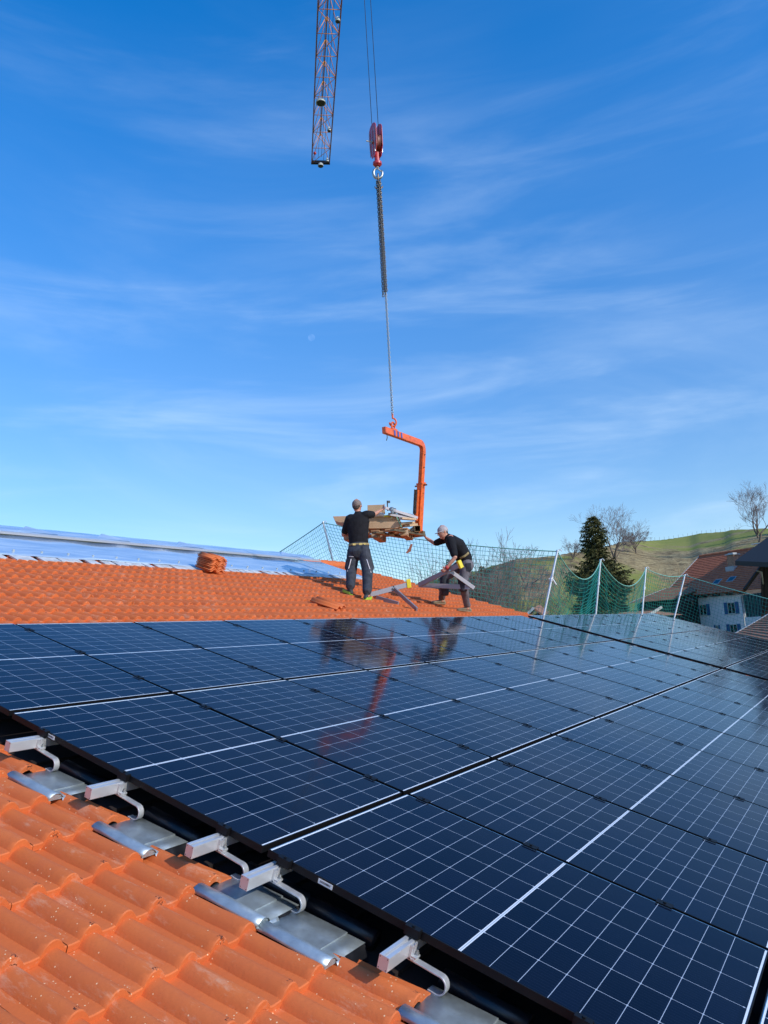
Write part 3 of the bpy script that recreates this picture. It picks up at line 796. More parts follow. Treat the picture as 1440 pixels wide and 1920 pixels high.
# ================================================================ SAFETY NETS AND POLES
def pole(base,top,label,r=.024):
    root=empty('net_pole',base,label,'pole','poles holding the safety net')
    o=root.location; mb=MB(); b=Vector((0,0,0)); t=top-base
    mb.tube([b,t],r,10); mb.tube([t*1.0,t*1.0+t.normalized()*.03],r*1.25,10); mb.build('tube',M['pole'],root,smooth=False,auto=40)
    mb=MB(); q=t*.62; mb.tube([q-t.normalized()*.05,q+t.normalized()*.05],r*1.5,10); mb.build('clamp_collar',M['pole'],root,auto=40)
    mb=MB(); d=t.normalized(); mb.tube([t+d*.02,t+d*.02+CR*.06+Vector((0,0,.03)),t+d*.02+CR*.10-Vector((0,0,.02))],.010,6); mb.build('rope_hook',M['pole'],root)
    return root
P1t=at(606,980,20.4); P1b=rp(14.15,SR+.2,-.9)
P2t=at(1045,1034,17.3); P2b=rp(13.55,4.15,-.35)
P2b=at(1016,1172,16.9)
P3t=at(1126,1051,20.9); P3b=at(1116,1165,20.6)
P4t=at(1211,1066,24.0); P4b=at(1203,1165,23.6)
P5t=at(1284,1079,24.6); P5b=at(1261,1172,24.2)
P6t=at(1500,1137,22.0); P6b=at(1480,1290,21.8)
pole(P1b,P1t,'metal net pole leaning left beyond the ridge end, behind the standing man')
pole(P2b,P2t,'metal net pole with white tie, leftmost of the row behind the farther panels')
pole(P3b,P3t,'metal net pole between the two deepest sags of the green net')
pole(P4b,P4t,'upright metal net pole just left of the red roofed farmhouse')
pole(P5b,P5t,'slanted metal net pole standing in front of the white farmhouse wall')
pole(P6b,P6t,'metal net pole at the far right corner of the roof')
mb=MB(); q=P2b.lerp(P2t,.62)
tie=MB(); tie.tube([q-CR*.06,q+CR*.02-CF*.03,q+CR*.09-Vector((0,0,.12))],.014,6); tie.tube([q-CR*.02-CF*.03,q+CR*.03-CF*.04+Vector((0,0,.08))],.012,6)
o=tie.build('tie',M['white_strap']); tag(o,'white tie knotted round the leftmost pole behind the farther panels','tie')
def net(name_label, tops, bots, sag, cell=.1, r=.0036, bulge=.12, seed=0, hang=1.0, fold=0):
    """tops/bots: matching lists of points (posts); strings hang between them"""
    root=empty('safety_net',(tops[0]+bots[0])/2,name_label,'net','green safety nets round the roof')
    off=root.location.copy()
    mb=MB(); rope=MB()
    grid=[]; toppts=[]
    for a in range(len(tops)-1):
        T0,T1,B0,B1=tops[a],tops[a+1],bots[a],bots[a+1]
        n=max(2,int((T1-T0).length*(1+fold)/cell)); mm=max(2,int(((T0-B0).length+(T1-B1).length)/2/cell))
        for i in range(n+(1 if a==len(tops)-2 else 0)):
            t=i/n; para=4*t*(1-t)
            top=T0.lerp(T1,t)-Vector((0,0,sag[a]*para)); bot=B0.lerp(B1,t)
            toppts.append(top)
            coln=[]
            for j in range(mm+1):
                v=j/mm; p=top.lerp(bot,v)
                w=math.sin(math.pi*v)
                nn=noise.noise(Vector((i*.13+seed+a*3,v*2.1,seed)))*1.0
                p=p+Vector((CF.x,CF.y,0))*(bulge*w*(.5+nn)*para**.5)-Vector((0,0,sag[a]*.35*para*w))+Vector((CR.x,CR.y,0))*(.04*noise.noise(Vector((i*.31,v*3.3,seed+5))))
                coln.append(p)
            grid.append(coln)
    mrows=min(len(c) for c in grid)
    for i,c in enumerate(grid):                       # resample to equal length
        if len(c)!=mrows:
            c2=[]
            for j in range(mrows):
                f=j/(mrows-1)*(len(c)-1); k=min(int(f),len(c)-2); c2.append(c[k].lerp(c[k+1],f-k))
            grid[i]=c2
    for c in grid: mb.tube([p-off for p in c],r,3,cap=False)
    for j in range(1,mrows): mb.tube([c[j]-off for c in grid],r,3,cap=False)
    mb.build('mesh',M['net'],root)
    rope.tube([p-off for p in toppts],.012,6); rope.build('edge_rope',M['netrope'],root,smooth=True)
    return root
back=[at(478,1062,25.0)]
net('green safety net falling away to the left beyond the ridge end',[P1t,at(440,1085,25.5)],[rp(14.15,SR+.1,-.5),at(440,1160,25.3)],[.05],.1,.0042,.05,2)
net('long green safety net along the gable edge behind both men',[P1t,P2t],[rp(14.2,SR,-.55),at(1005,1185,17.2)],[.12],.1,.0050,.16,3)
net('green safety net sagging between the poles behind the farther panels',[P2t,P3t,P4t,P5t],[at(1016,1170,17.1),at(1116,1165,20.8),at(1203,1165,23.8),at(1261,1172,24.3)],[.55,.60,.12],.1,.0056,.25,7,fold=.25)
net('green safety net in front of the white farmhouse at the right edge',[P5t,P6t],[at(1261,1176,24.3),P6b],[.04],.1,.0034,.05,9)

# ================================================================ TOWER CRANE, HOOK BLOCK, CHAIN
HJ=CW.z+21.5
tip=CW+ray(601,306)*((HJ-CW.z)/ray(601,306).z)
dv=ray(549,yh(549)); jd=Vector((dv.x,dv.y,0)).normalized(); js=jd.cross(Vector((0,0,1))).normalized()   # js: to the right seen from below
COR=at(793.5,833,15.05); MAST=at(784.5,1000,15.2)
armdir=-Vector((ray(1643,1125).x,ray(1643,1125).y,0)).normalized()
EY=COR.copy(); ta=.2
while proj(COR+armdir*ta)[0]>738.5: ta+=.01
EY=COR+armdir*ta; EYE=EY+Vector((0,0,.32))                  # point the load hangs from
tdist=(tip-EYE).dot(jd)                                    # trolley distance back from the tip
crane=empty('crane_jib',tip,'orange lattice crane jib with lamps reaching in from above, its tip in the sky','crane')
LJ=tdist+7
ch=MB(); hw=.40; ht=.78
tp=tip
def J(a,b,c): return -jd*a+js*b+Vector((0,0,c))            # local to tip
for b_ in(-hw,hw): ch.tube([J(0,b_,0),J(LJ,b_,0)],.028,8)
ch.tube([J(.9,0,ht),J(LJ,0,ht)],.030,8)
ch.build('chords',M['crane_d'],crane,smooth=True)
br=MB(); bay=1.12; k=0; a=0
while a<LJ-bay:
    br.tube([J(a+bay,-hw,0),J(a+bay,hw,0)],.014,6)
    s_= 1 if k%2 else -1
    br.tube([J(a,s_*hw,0),J(a+bay,-s_*hw,0)],.013,6)
    for b_ in(-hw,hw):
        br.tube([J(a+bay,b_,0),J(a+bay*.5+.5,0,ht)],.013,6); br.tube([J(a+bay*.5+.5,0,ht),J(a+.02,b_,0)],.013,6)
    a+=bay; k+=1
br.build('lattice_bracing',M['crane_y'],crane,smooth=True)
en=MB(); en.beam(J(0,-hw-.03,0),J(0,hw+.03,0),.07,.10); en.beam(J(.12,-hw,0.03),J(.12,hw,.03),.05,.04); en.build('end_beam',M['lampdark'],crane)
cb=MB(); cb.tube([J(.1,.05,.25),J(LJ,.05,.35)],.010,5); cb.tube([J(.1,.14,.10),J(LJ,.20,.18)],.010,5); cb.tube([J(.1,-.10,.2),J(LJ,-.12,.25)],.008,5); cb.build('trolley_cables',M['rope_steel'],crane)
def lamp(a,b_,r_,big):
    m1=MB(); c=J(a,b_,-.10)
    m1.tube([c+Vector((0,0,.14)),c+Vector((0,0,.10)),c,c-Vector((0,0,.05))],[r_*.35,r_*.7,r_,r_*1.02],14)
    l=m1.build('lamp',M['lampgrey'],crane,auto=40)
    m1=MB(); m1.tube([c-Vector((0,0,.051)),c-Vector((0,0,.075))],[r_*.9,r_*.8],14); m1.build('lamp_lens',M['lampdark'],l,auto=40)
lamp(4.3,-.14,.20,True); lamp(8.6,.30,.09,False); lamp(2.55,.27,.08,False); lamp(.35,.29,.07,False); lamp(0.0,.0,.13,False)
m1=MB(); m1.ball(J(.75,-.28,.0),.07); m1.tube([J(.75,-.28,0),J(.6,-.28,-.18)],.012,5); m1.build('warning_light',M['red'],crane,smooth=True)
# trolley above the load
tr=empty('crane_trolley',(EYE.x,EYE.y,HJ-.12),'steel trolley under the jib from which the hoist ropes hang','trolley')
t=MB(); t.beam((-jd*.5-js*.42),(jd*.5-js*.42),.08,.12); t.beam((-jd*.5+js*.42),(jd*.5+js*.42),.08,.12); t.beam(-js*.42,js*.42,.12,.10); t.build('trolley_frame',M['crane_d'],tr)
t=MB(); 
for a_ in(-.16,.16): t.cyl(jd*a_-js*.03,jd*a_+js*.03,.13,20)
t.build('pulley',M['rust'],tr,auto=40)
def zat(P,y):
    lo,hi=P.z-5,P.z+30
    for _ in range(60):
        m_=(lo+hi)/2
        if proj((P.x,P.y,m_))[1]>y: lo=m_
        else: hi=m_
    return lo
hb_top=zat(EYE,234); hb_bot=zat(EYE,312); hc=zat(EYE,268)
hbdir=Vector((CF.x,CF.y,0)).normalized(); hbs=Vector((CR.x,CR.y,0)).normalized()
# block plane turned so that its left flank shows
bx=(hbdir*.90-hbs*.40).normalized(); bn=bx.cross(Vector((0,0,1))).normalized()
HB=Vector((EYE.x,EYE.y,hc)); hbo=empty('hook_block',HB,'red crane hook block with pulley hanging in the sky above the chain','hook block')
Hh=hb_top-hc; Hl=hc-hb_bot
def plate_poly(w,top,bot):
    pts=[]
    for k in range(17):
        a=math.pi*k/16; pts.append((math.cos(a)*w, top-w*.9+math.sin(a)*w*.9))
    pts+=[(-w*.95,-bot*.25),(-w*.45,-bot*.62),(w*.45,-bot*.62),(w*.95,-bot*.25)]
    return pts
for s_ in(-1,1):
    m1=MB(); m1.prism([bx*x+Vector((0,0,z))+bn*(s_*.055) for x,z in plate_poly(.17,Hh,Hl)],bn*.012*s_); m1.build('side_plate',M['red'],hbo,bevel=.004)
m1=MB(); 
for x in(-.11,.0,.11):
    m1.beam(bx*x+Vector((0,0,Hh*.65))+bn*.072,bx*(x+.01)+Vector((0,0,-Hl*.5))+bn*.072,.012,.012); m1.beam(bx*x+Vector((0,0,Hh*.65))-bn*.072,bx*(x+.01)+Vector((0,0,-Hl*.5))-bn*.072,.012,.012)
m1.build('guard_bars',M['zinc'],hbo)
m1=MB(); m1.tube([bn*-.045,bn*-.02,bn*.02,bn*.045],[.165,.145,.145,.165],24); m1.build('pulley_wheel',M['crane_d'],hbo,auto=40)
m1=MB(); m1.cyl(-bn*.10,bn*.10,.035,12); m1.cyl(-bn*.20,-bn*.07,.012,8); m1.build('axle',M['zinc'],hbo,auto=40)
m1=MB(); m1.tube([Vector((0,0,-Hl*.45)),Vector((0,0,-Hl*.62)),Vector((0,0,-Hl*.82)),Vector((0,0,-Hl*.84)),Vector((0,0,-Hl*.93)),Vector((0,0,-Hl*1.0))],[.06,.05,.045,.085,.085,.05],14); m1.build('swivel',M['red'],hbo,auto=40)
zt=-Hl; m1=MB(); pts=[]; q=Vector((0,0,zt-.14)); hx=hbs
pts=[Vector((0,0,zt+.04)),Vector((0,0,zt-.04))]
for k in range(13):
    a=R(90+ 300*k/12); pts.append(q+hx*(math.cos(a)*.085)+Vector((0,0,math.sin(a)*.105)))
m1.tube(pts,[.022]*2+[.018+.012*math.sin(math.pi*k/12) for k in range(13)],8); m1.build('hook',M['zinc'],hbo,smooth=True)
m1=MB(); m1.beam(q+Vector((0,0,.09)),q+hx*.10-Vector((0,0,.0)),.03,.012); m1.build('safety_latch',M['lampgrey'],hbo)
# hoist ropes (part of the trolley/hook reeving, a thing of its own)
for s_,nm in ((-1,'left'),(1,'right')):
    r0=Vector((EYE.x,EYE.y,0))+bx*(.14*-s_)
    top=Vector((r0.x,r0.y,HJ-.12)); bot=Vector((r0.x,r0.y,hc+.05)); m1=MB(); m1.tube([(0,0,0),top-bot],.0058,6)
    o=m1.build('hoist_rope',M['rope_steel'],smooth=True); o.location=bot; tag(o,'thin dark steel hoist rope running up from the red hook block, the %s one'%nm,'rope','hoist ropes')
# chain sling
cz=zat(EYE,334); ce=EYE.z; cmid=zat(EYE,560)
sling=empty('chain_sling',(EYE.x,EYE.y,cz),'long chain sling, bundled at the top, linking crane hook and lifting arm','chain')
def chain(name,p0,p1,link,wd,r_,mat):
    m1=MB(); d=(p1-p0); n=max(1,int(d.length/(link*.74))); d=d.normalized(); a=hbs; b_=d.cross(a).normalized()
    for k in range(n): m1.ring_link(p0+d*(k+.5)*link*.74,d,(a if k%2 else b_)*.92+(b_ if k%2 else a)*.35,link,wd,r_,10,4)
    m1.build(name,mat,sling,smooth=True)
ln=.062; dz_=Vector((0,0,cmid-cz)); 
bun=[(-.028,0),(.012,.025),(.030,-.02),(-.004,-.03)]
for i,(a_,b_) in enumerate(bun):
    o_=hbs*a_+hbdir*b_; chain('chain_strand',o_+Vector((0,0,-.06)),o_*.9+hbs*(-.012 if i==0 else .0)+dz_*(1.0 if i==0 else .985-.012*i),ln,.040,.0072,M['steel'])
chain('chain_strand',hbs*.02+Vector((0,0,-.06)),Vector((0,0,ce-cz)),ln,.040,.0065,M['zinc'])
m1=MB(); q=Vector((0,0,ce-cz)); pts=[q+Vector((0,0,.05)),q]
for k in range(11):
    a=R(90-270*k/10); pts.append(q+Vector((0,0,-.115))+hbs*(math.cos(a)*.06)+Vector((0,0,math.sin(a)*.075)))
m1.tube(pts,[.018]*2+[.016]*11,8); m1.build('lower_hook',M['orange_paint'],sling,smooth=True)
m1=MB(); m1.ring_link(Vector((0,0,.0)),Vector((0,0,1)),hbdir,.17,.11,.012,16,6); m1.build('master_ring',M['rust'],sling,smooth=True)
for s_ in(-1,1):
    m1=MB(); c=hbs*.035*s_+Vector((0,0,-.15)); pts=[c+Vector((0,0,.10))]
    for k in range(10): a=R(90-s_*(-260*k/9)); pts.append(c+hbs*(math.cos(a)*.038)+Vector((0,0,math.sin(a)*.05-.01)))
    m1.tube(pts,.011,6); m1.build('sling_hook',M['rust'],sling,smooth=True)

# ---------------------------------------------------------------- C-shaped lifting arm
vertical=Vector((0,0,1))
ART=COR+armdir*1.42; ART.z=COR.z
# keep the tip on its photo position by its real length
lift=empty('lifting_fork',COR,'bright orange C-shaped lifting fork arm hanging from the chain, holding the pallet','lifting fork')
LZ=(COR-MAST).length
def rect_sweep(mb,pts,w,h,side):
    b=len(mb.v)
    for i,p in enumerate(pts):
        d=(pts[min(i+1,len(pts)-1)]-pts[max(i-1,0)]).normalized(); y=side.cross(d).normalized()
        for i_,j_ in((-1,-1),(1,-1),(1,1),(-1,1)): mb.v.append(tuple(p+side*(i_*w/2)+y*(j_*h/2)))
    for i in range(len(pts)-1):
        for k in range(4): mb.f.append((b+i*4+k,b+i*4+(k+1)%4,b+(i+1)*4+(k+1)%4,b+(i+1)*4+k))
    mb.f.append((b,b+1,b+2,b+3)); e=b+(len(pts)-1)*4; mb.f.append((e+3,e+2,e+1,e))
side=armdir.cross(vertical).normalized()
O=lambda p: p-COR
mvec=(MAST-COR).normalized()
pts=[ART]
for t in (0,.12,.3,.5,.7,.88,1):
    a=COR+armdir*.16*(1-t)**2+mvec*.16*t**2; pts.append(a)
pts.append(COR.lerp(MAST,.50)); pts.append(MAST)
m1=MB(); rect_sweep(m1,[O(p) for p in pts],.080,.120,side); m1.build('bent_arm',M['orange_paint'],lift,bevel=.008)
m1=MB(); rect_sweep(m1,[O(COR.lerp(MAST,.44)),O(COR.lerp(MAST,.47)),O(COR.lerp(MAST,1.03))],.105,.145,side); m1.build('lower_sleeve',M['orange_paint'],lift,bevel=.006)
m1=MB(); 
for f_ in(.44,.98): q=O(COR.lerp(MAST,f_)); rect_sweep(m1,[q-mvec*.015,q+mvec*.015],.125,.165,side)
m1.build('sleeve_collar',M['orange_paint'],lift)
m1=MB()
for f_ in (.12,.26,.55): q=O(COR.lerp(MAST,f_)); m1.cyl(q-side*.06,q+side*.06,.012,8)
q=O(COR.lerp(MAST,.46)); m1.cyl(q-side*.12-armdir*.02,q+side*.13,.016,8)
m1.build('locking_pin',M['rust'],lift)
# spring pack and chain on the mast
m1=MB(); q0=O(COR.lerp(MAST,.52))+armdir*.13-side*.0; q1=O(COR.lerp(MAST,.86))+armdir*.13
m1.tube([q0,q1],.042,12); m1.build('spring_tube',M['orange_paint'],lift,auto=40)
m1=MB(); n=40; pts=[]
for k in range(n*6): a=k*math.pi/3; pts.append(q0.lerp(q1,k/(n*6)*.8)+armdir*.06+ (armdir*math.cos(a)+side*math.sin(a))*.03)
m1.tube(pts,.006,4); m1.build('spring',M['steel'],lift)
# eye and hook on the arm
eyel=O(EY)
m1=MB(); m1.beam(eyel+vertical*.06-armdir*.09,eyel+vertical*.06+armdir*.09,.07,.05); m1.ring_link(eyel+vertical*.13,vertical,armdir,.15,.10,.016,14,6); m1.build('lifting_eye',M['orange_paint'],lift,smooth=False,auto=40)
for k in range(3):
    m1=MB(); q=eyel+armdir*(.03-.12*k); m1.beam(q+side*-.0445-vertical*.05,q+side*-.0445+vertical*.045,.006,.05,up=armdir); m1.beam(q+side*.0445-vertical*.05,q+side*.0445+vertical*.045,.006,.05,up=armdir)
    m1.build('blue_marking',M['bluetape'],lift)
m1=MB(); q=O(COR.lerp(ART,.93)); m1.tube([q+vertical*.06,q-vertical*.12,q-vertical*.17+side*.02],.008,5); m1.build('loose_pin',M['steel'],lift)
# fork carriage and two tines under the pallet
fd=Vector((armdir.x,armdir.y,0)).normalized(); fs=fd.cross(vertical).normalized()
FB=MAST+mvec*.02
m1=MB(); c=O(FB); 
m1.beam(c-fs*.13,c+fs*.30,.09,.10); m1.build('fork_crossbar',M['rust'],lift,bevel=.004)
for s_ in(-1,1):
    m1=MB(); c0=O(FB)+fs*.08+fs*.19*s_; m1.beam(c0-vertical*.03,c0+fd*1.15-vertical*.03,.10,.04); m1.build('fork_tine',M['rust'],lift,bevel=.003)
ang=math.atan2(fd.y,fd.x)
# ---------------------------------------------------------------- pallet and its load
yv_=Vector((ray(985,1180).x,ray(985,1180).y,0)).normalized(); xv_=yv_.cross(vertical).normalized()
PC=at(764,997,14.45)-xv_*.6+yv_*.4                    # pallet centre, fork tines run through it
PW,PD=1.2,.8
pal=empty('wooden_pallet',M=Matrix.Translation(PC)@Matrix((xv_,yv_,vertical)).transposed().to_4x4(),label='wooden pallet hanging on the lifting fork beside the standing man',cat='pallet')
# local x along the 1.2 m side, y along the forks ; z=0 middle of blocks
for x in(-.527,0,.527):
    for y in(-.33,0,.33):
        m1=MB(); m1.box(x-.0725,x+.0725,y-.05,y+.05,-.044,.034); m1.build('block',M['palletside'],pal)
for y in(-.33,0,.33):
    m1=MB(); m1.box(-.6,.6,y-.05,y+.05,.0342,.056); m1.build('stringer_board',M['pallet'],pal)
for x in(-.527,-.26,0,.26,.527):
    m1=MB(); m1.box(x-.0725,x+.0725,-.4,.4,.0562,.078); m1.build('deck_board',M['pallet'],pal)
for x in(-.527,0,.527):
    m1=MB(); m1.box(x-.06,x+.06,-.4,.4,-.066,-.0442); m1.build('bottom_board',M['pallet'],pal)
PMt=pal.matrix_world.copy()
def PL(x,y,z): return PMt@Vector((x,y,z))
# square steel tubes on the pallet
def sqtube(a,b,w,name,label,mat,cat='steel tube',group=None,t=.005):
    root=empty(name,a,label,cat,group); m1=MB(); d=(b-a)
    dd=d.normalized(); x=dd.cross(vertical).normalized(); y=x.cross(dd)
    for k in(-1,1):
        m1.beam(x*k*(w/2-t/2),d+x*k*(w/2-t/2),t,w); m1.beam(y*k*(w/2-t/2),d+y*k*(w/2-t/2),w-2*t,t)
    m1.build('tube_wall',mat,root); return root
sqtube(at(783,991,14.75),at(766,1002,15.5),.11,'steel_tube','open ended square steel tube at the right end of the pallet load',M['rust'])
# cardboard: two long folded sheets and a box
def card_sheet(pts_px,d0,d1,th,label,sagz=.0):
    poly=[at(x,y,d0) for x,y in pts_px]; c=sum(poly,Vector())/len(poly)
    back_=Vector((CF.x,CF.y,0)).normalized()*(d1-d0)
    m1=MB(); m1.prism([p-c for p in poly],back_); o=m1.build('cardboard',M['card'],bevel=.006); o.location=c
    return tag(o,label,'cardboard','cardboard on the pallet')
cb1=card_sheet([(624,968),(670,967),(700,969),(748,968),(752,979),(700,980),(660,984),(645,982),(628,977)],14.85,15.35,.1,'long sagging sheet of brown cardboard sticking out left behind the standing man')
cb2=card_sheet([(690,978.5),(752,978),(756,984),(745,990.5),(690,991)],14.80,15.3,.1,'lower crushed layer of brown cardboard resting on the pallet')
bxo=empty('cardboard_box',at(703,965,15.05),'upright brown cardboard box standing open on the pallet load','box')
m1=MB(); cbx=[at(x,y,15.05)-bxo.location for x,y in((689,968),(718,968),(719,946),(689,947))]
m1.prism(cbx,Vector((CF.x,CF.y,0)).normalized()*.30); m1.build('box_body',M['card'],bxo,bevel=.003)
m1=MB(); f0=[at(x,y,15.045)-bxo.location for x,y in((718,962),(722,960),(721,944),(719,946))]; m1.prism(f0,Vector((CF.x,CF.y,0)).normalized()*.25); m1.build('box_flap',M['card'],bxo)
wb=MB(); c=at(710,966,14.82); wb.tube([(-hbs*.10),hbs*0+vertical*.02,hbs*.10],[.028,.045,.03],10); o=wb.build('plastic_bag',M['label'],smooth=True); o.location=c; tag(o,'crumpled white plastic bag by the reaching hand on the load','bag')
yb=empty('tool_case',at(729,968,14.9),'small yellow case lying on the cardboard','case'); m1=MB(); m1.beam(-hbs*.10,hbs*.10,.16,.03); m1.build('case_body',M['yellow'],yb,bevel=.005); m1=MB(); m1.beam(-hbs*.03+vertical*.02,hbs*.03+vertical*.02,.03,.012); m1.build('case_handle',M['dark'],yb)
# grey support triangles piled on the load
def tri_bracket(a,b_,c_,j,yel,label,w=.045,t=.03,parentless=True,ydir=None,foot=None):
    root=empty('support_bracket',a,label,'bracket','grey triangular support brackets'); O_=a
    m1=MB(); m1.beam(a-O_,b_-O_,t,w); m1.build('top_beam',M['greysteel'],root,bevel=.003)
    m1=MB(); m1.beam(j-O_,c_-O_,t*.8,w*.8); m1.build('brace',M['greysteel'],root,bevel=.003)
    if foot: m1=MB(); m1.beam(foot[0]-O_,foot[1]-O_,t,w); m1.build('base_beam',M['greysteel'],root,bevel=.003)
    d=(b_-a).normalized(); q=j-O_; m1=MB(); m1.beam(q+vertical*.05,q-vertical*.06,t*1.5,.05); m1.cyl(q-hbdir*.05,q+hbdir*.05,.02,8); m1.build('hinge_plate',M['zinc'],root,bevel=.002)
    if yel is not None:
        m1=MB(); m1.beam(yel[0]-O_,yel[1]-O_,.07,.075); m1.build('yellow_end_block',M['yellow'],root,bevel=.008)
    return root
tri_bracket(at(722,952,14.7),at(783,971,14.9),at(770,972,15.0),at(735,956,14.7),None,'grey steel bracket lying slanted on top of the pallet load',w=.05,foot=(at(728,964,14.75),at(781,973,14.9)))
tri_bracket(at(724,953,14.9),at(778,968,15.1),at(760,970,15.1),at(740,958,14.9),None,'second grey steel bracket behind the one slanted on the pallet load',w=.04)
sp_=empty('threaded_rod',at(727,958,14.75),'short upright steel rod with clamp rising above the pallet load','rod'); m1=MB(); m1.tube([Vector(),at(726,938.5,14.75)-sp_.location],.012,6); m1.build('rod',M['steel'],sp_); m1=MB(); m1.beam(at(729.5,941,14.75)-sp_.location-hbs*.02,at(729.5,941,14.75)-sp_.location+hbs*.02,.04,.04); m1.beam(at(726,939.5,14.75)-sp_.location,at(731,941,14.75)-sp_.location,.01,.01); m1.build('clamp_head',M['steel'],sp_)
m1=MB(); a=at(741,963,14.78); m1.beam(Vector(),at(753,988,14.78)-a,.022,.004,up=CF); m1.beam(at(740,961,14.78)-a,at(733,972,14.78)-a,.010,.004,up=CF); o=m1.build('strap',M['strap']); o.location=a; tag(o,'pale green strap over the front of the pallet load','strap')
m1=MB(); a=at(770,1020,14.9); poly=[Vector(),at(774,1020,14.9)-a,at(770,1034,14.9)-a,at(763,1038,14.9)-a,at(761,1036,14.9)-a,at(766,1029,14.9)-a]; m1.prism(poly,Vector((CF.x,CF.y,0))*.008); o=m1.build('strap_end',simple('brown_webbing',(.30,.12,.08),.7)); o.location=a; tag(o,'brown strap end dangling below the right end of the pallet','strap')
m1=MB(); rr=random.Random(4)
wl_=empty('timber_pieces',at(765,978,14.8),'short timber lengths wedged at the right end of the pallet load','timber')
for (x0,y0,x1,y1,dd,w) in ((752,972,778,974,14.7,.035),(750,982,776,980,14.8,.04),(756,986,781,984,15.0,.045)):
    m1=MB(); m1.beam(at(x0,y0,dd)-wl_.location,at(x1,y1,dd+.15)-wl_.location,.09,w); m1.build('timber',M['palletside'],wl_)
# brackets used by the men : one lying on the roof, one carried
a=onplane(696,1114,-.06); b_=onplane(765,1096,-.0); c_=onplane(782,1143,-.11)
jj=a.lerp(b_,.62); 
ra=onplane(694,1115,-.10)
rb=at(764,1096.5,(ra-CW).dot(CF)+.15); rj=ra.lerp(rb,.63)
rc=onplane(782,1143,-.11)
tri_bracket(ra,rb,rc,rj,(rb+vertical*.10+hbs*.02,rb-vertical*.06+hbs*.03),'grey triangular bracket with yellow end standing on the tiles between the men',w=.085,t=.04,foot=(onplane(706,1121,-.12),onplane(747,1133,-.12)))
w2d=14.75
tri_bracket(at(785,1097,14.9),at(860,1060,14.45),at(889,1103,14.6),at(843,1070,14.55),(at(859.5,1051,14.42),at(865.5,1065,14.42)),'grey triangular bracket with yellow end carried by the bending man',w=.085,t=.04,foot=(at(787,1097,14.9),at(881,1101,14.6)))

# ================================================================ PEOPLE
def ring(c,a,b_): return (Vector(c),a,b_)
def limb(mb,pts,n=12):
    """pts: (point,radius) ; rounded tapered limb"""
    rings=[]
    P=[Vector(p) for p,_ in pts]; x=None
    for i,(p,r_) in enumerate(pts):
        d=(P[min(i+1,len(P)-1)]-P[max(i-1,0)]).normalized()
        if x is None: x=d.orthogonal().normalized()
        x=(x-d*d.dot(x)).normalized(); y=d.cross(x)
        rings.append((P[i],x*r_,y*r_))
    mb.loft(rings,n)
def subdiv(pts):
    out=[]
    for i in range(len(pts)-1):
        (p,r_),(q,s_)=pts[i],pts[i+1]; p=Vector(p);q=Vector(q)
        out+= [(p,r_),(p.lerp(q,.5),(r_+s_)/2)]
    out.append(pts[-1]); return out
def skin(o,vox=.009,sm=3):
    r=o.modifiers.new('r','REMESH'); r.mode='VOXEL'; r.voxel_size=vox; r.use_smooth_shade=True
    s=o.modifiers.new('s','SMOOTH'); s.iterations=sm; s.factor=.5
    return o
def hand(mb,wrist,dirv,palmn,thumbside,curl=.4,L=.185):
    """palm plus four fingers of unequal length and a thumb leaving the palm's side"""
    d=dirv.normalized(); n=palmn-(d*d.dot(palmn)); n.normalize(); w=d.cross(n).normalized()
    if w.dot(thumbside)<0: w=-w
    pc=wrist+d*.045
    mb.loft([(wrist,w*.026,n*.020),(wrist+d*.03,w*.036,n*.018),(wrist+d*.075,w*.040,n*.015),(wrist+d*.092,w*.037,n*.013)],12)
    for k,(off,ln_) in enumerate(((.030,.070),(.010,.080),(-.010,.074),(-.029,.058))):
        p=wrist+d*.088+w*off; pts=[(p,.0095)]; dd=d.copy()
        for seg,fr in enumerate((.45,.32,.23)):
            dd=(Matrix.Rotation(-curl*(1.0+.12*k),3,w)@dd) if True else dd
            if (Matrix.Rotation(-curl,3,w)@d).dot(n)<0: dd=dd
            p=p+dd*ln_*fr; pts.append((p,.0088-.0008*seg))
        limb(mb,pts,8)
    p=wrist+d*.028+w*.030; q=p+(d*.6+w*.75).normalized()*.034; r_=q+(d*.85+w*.2+n*.35).normalized()*.030; limb(mb,[(p,.013),(q,.0105),(r_,.009)],8)
def head(mb,c,fwd,up,r_=1.0):
    """skull, jaw, nose, brow, lips, ears"""
    f=fwd.normalized(); u=(up-f*f.dot(up)).normalized(); s=f.cross(u)
    def Q(a,b_,c2): return c+f*a*r_+s*b_*r_+u*c2*r_
    mb.loft([(Q(.012,0,-.105),s*.034,f*.038),(Q(.014,0,-.085),s*.052*r_,f*.060*r_),(Q(.010,0,-.045),s*.067*r_,f*.083*r_),(Q(0,0,.0),s*.074*r_,f*.094*r_),(Q(-.006,0,.045),s*.076*r_,f*.096*r_),(Q(-.010,0,.085),s*.060*r_,f*.076*r_)],18)
    limb(mb,[(Q(.088,0,.018),.009*r_),(Q(.104,0,-.008),.011*r_),(Q(.110,0,-.024),.015*r_)],8)         # nose
    limb(mb,[(Q(.082,-.035,.028),.010),(Q(.092,0,.030),.010),(Q(.082,.035,.028),.010)],8)              # brow
    limb(mb,[(Q(.084,-.020,-.054),.007),(Q(.094,0,-.054),.008),(Q(.084,.020,-.054),.007)],8)           # mouth
    limb(mb,[(Q(.066,-.0,-.092),.022),(Q(.074,0,-.088),.02)],8)                                        # chin
    for k in(-1,1): mb.loft([(Q(-.005,.074*k,-.022),s*.008,f*.012),(Q(-.010,.080*k,.0),s*.010,f*.020),(Q(-.012,.080*k,.020),s*.009,f*.018)],8)
    return Q
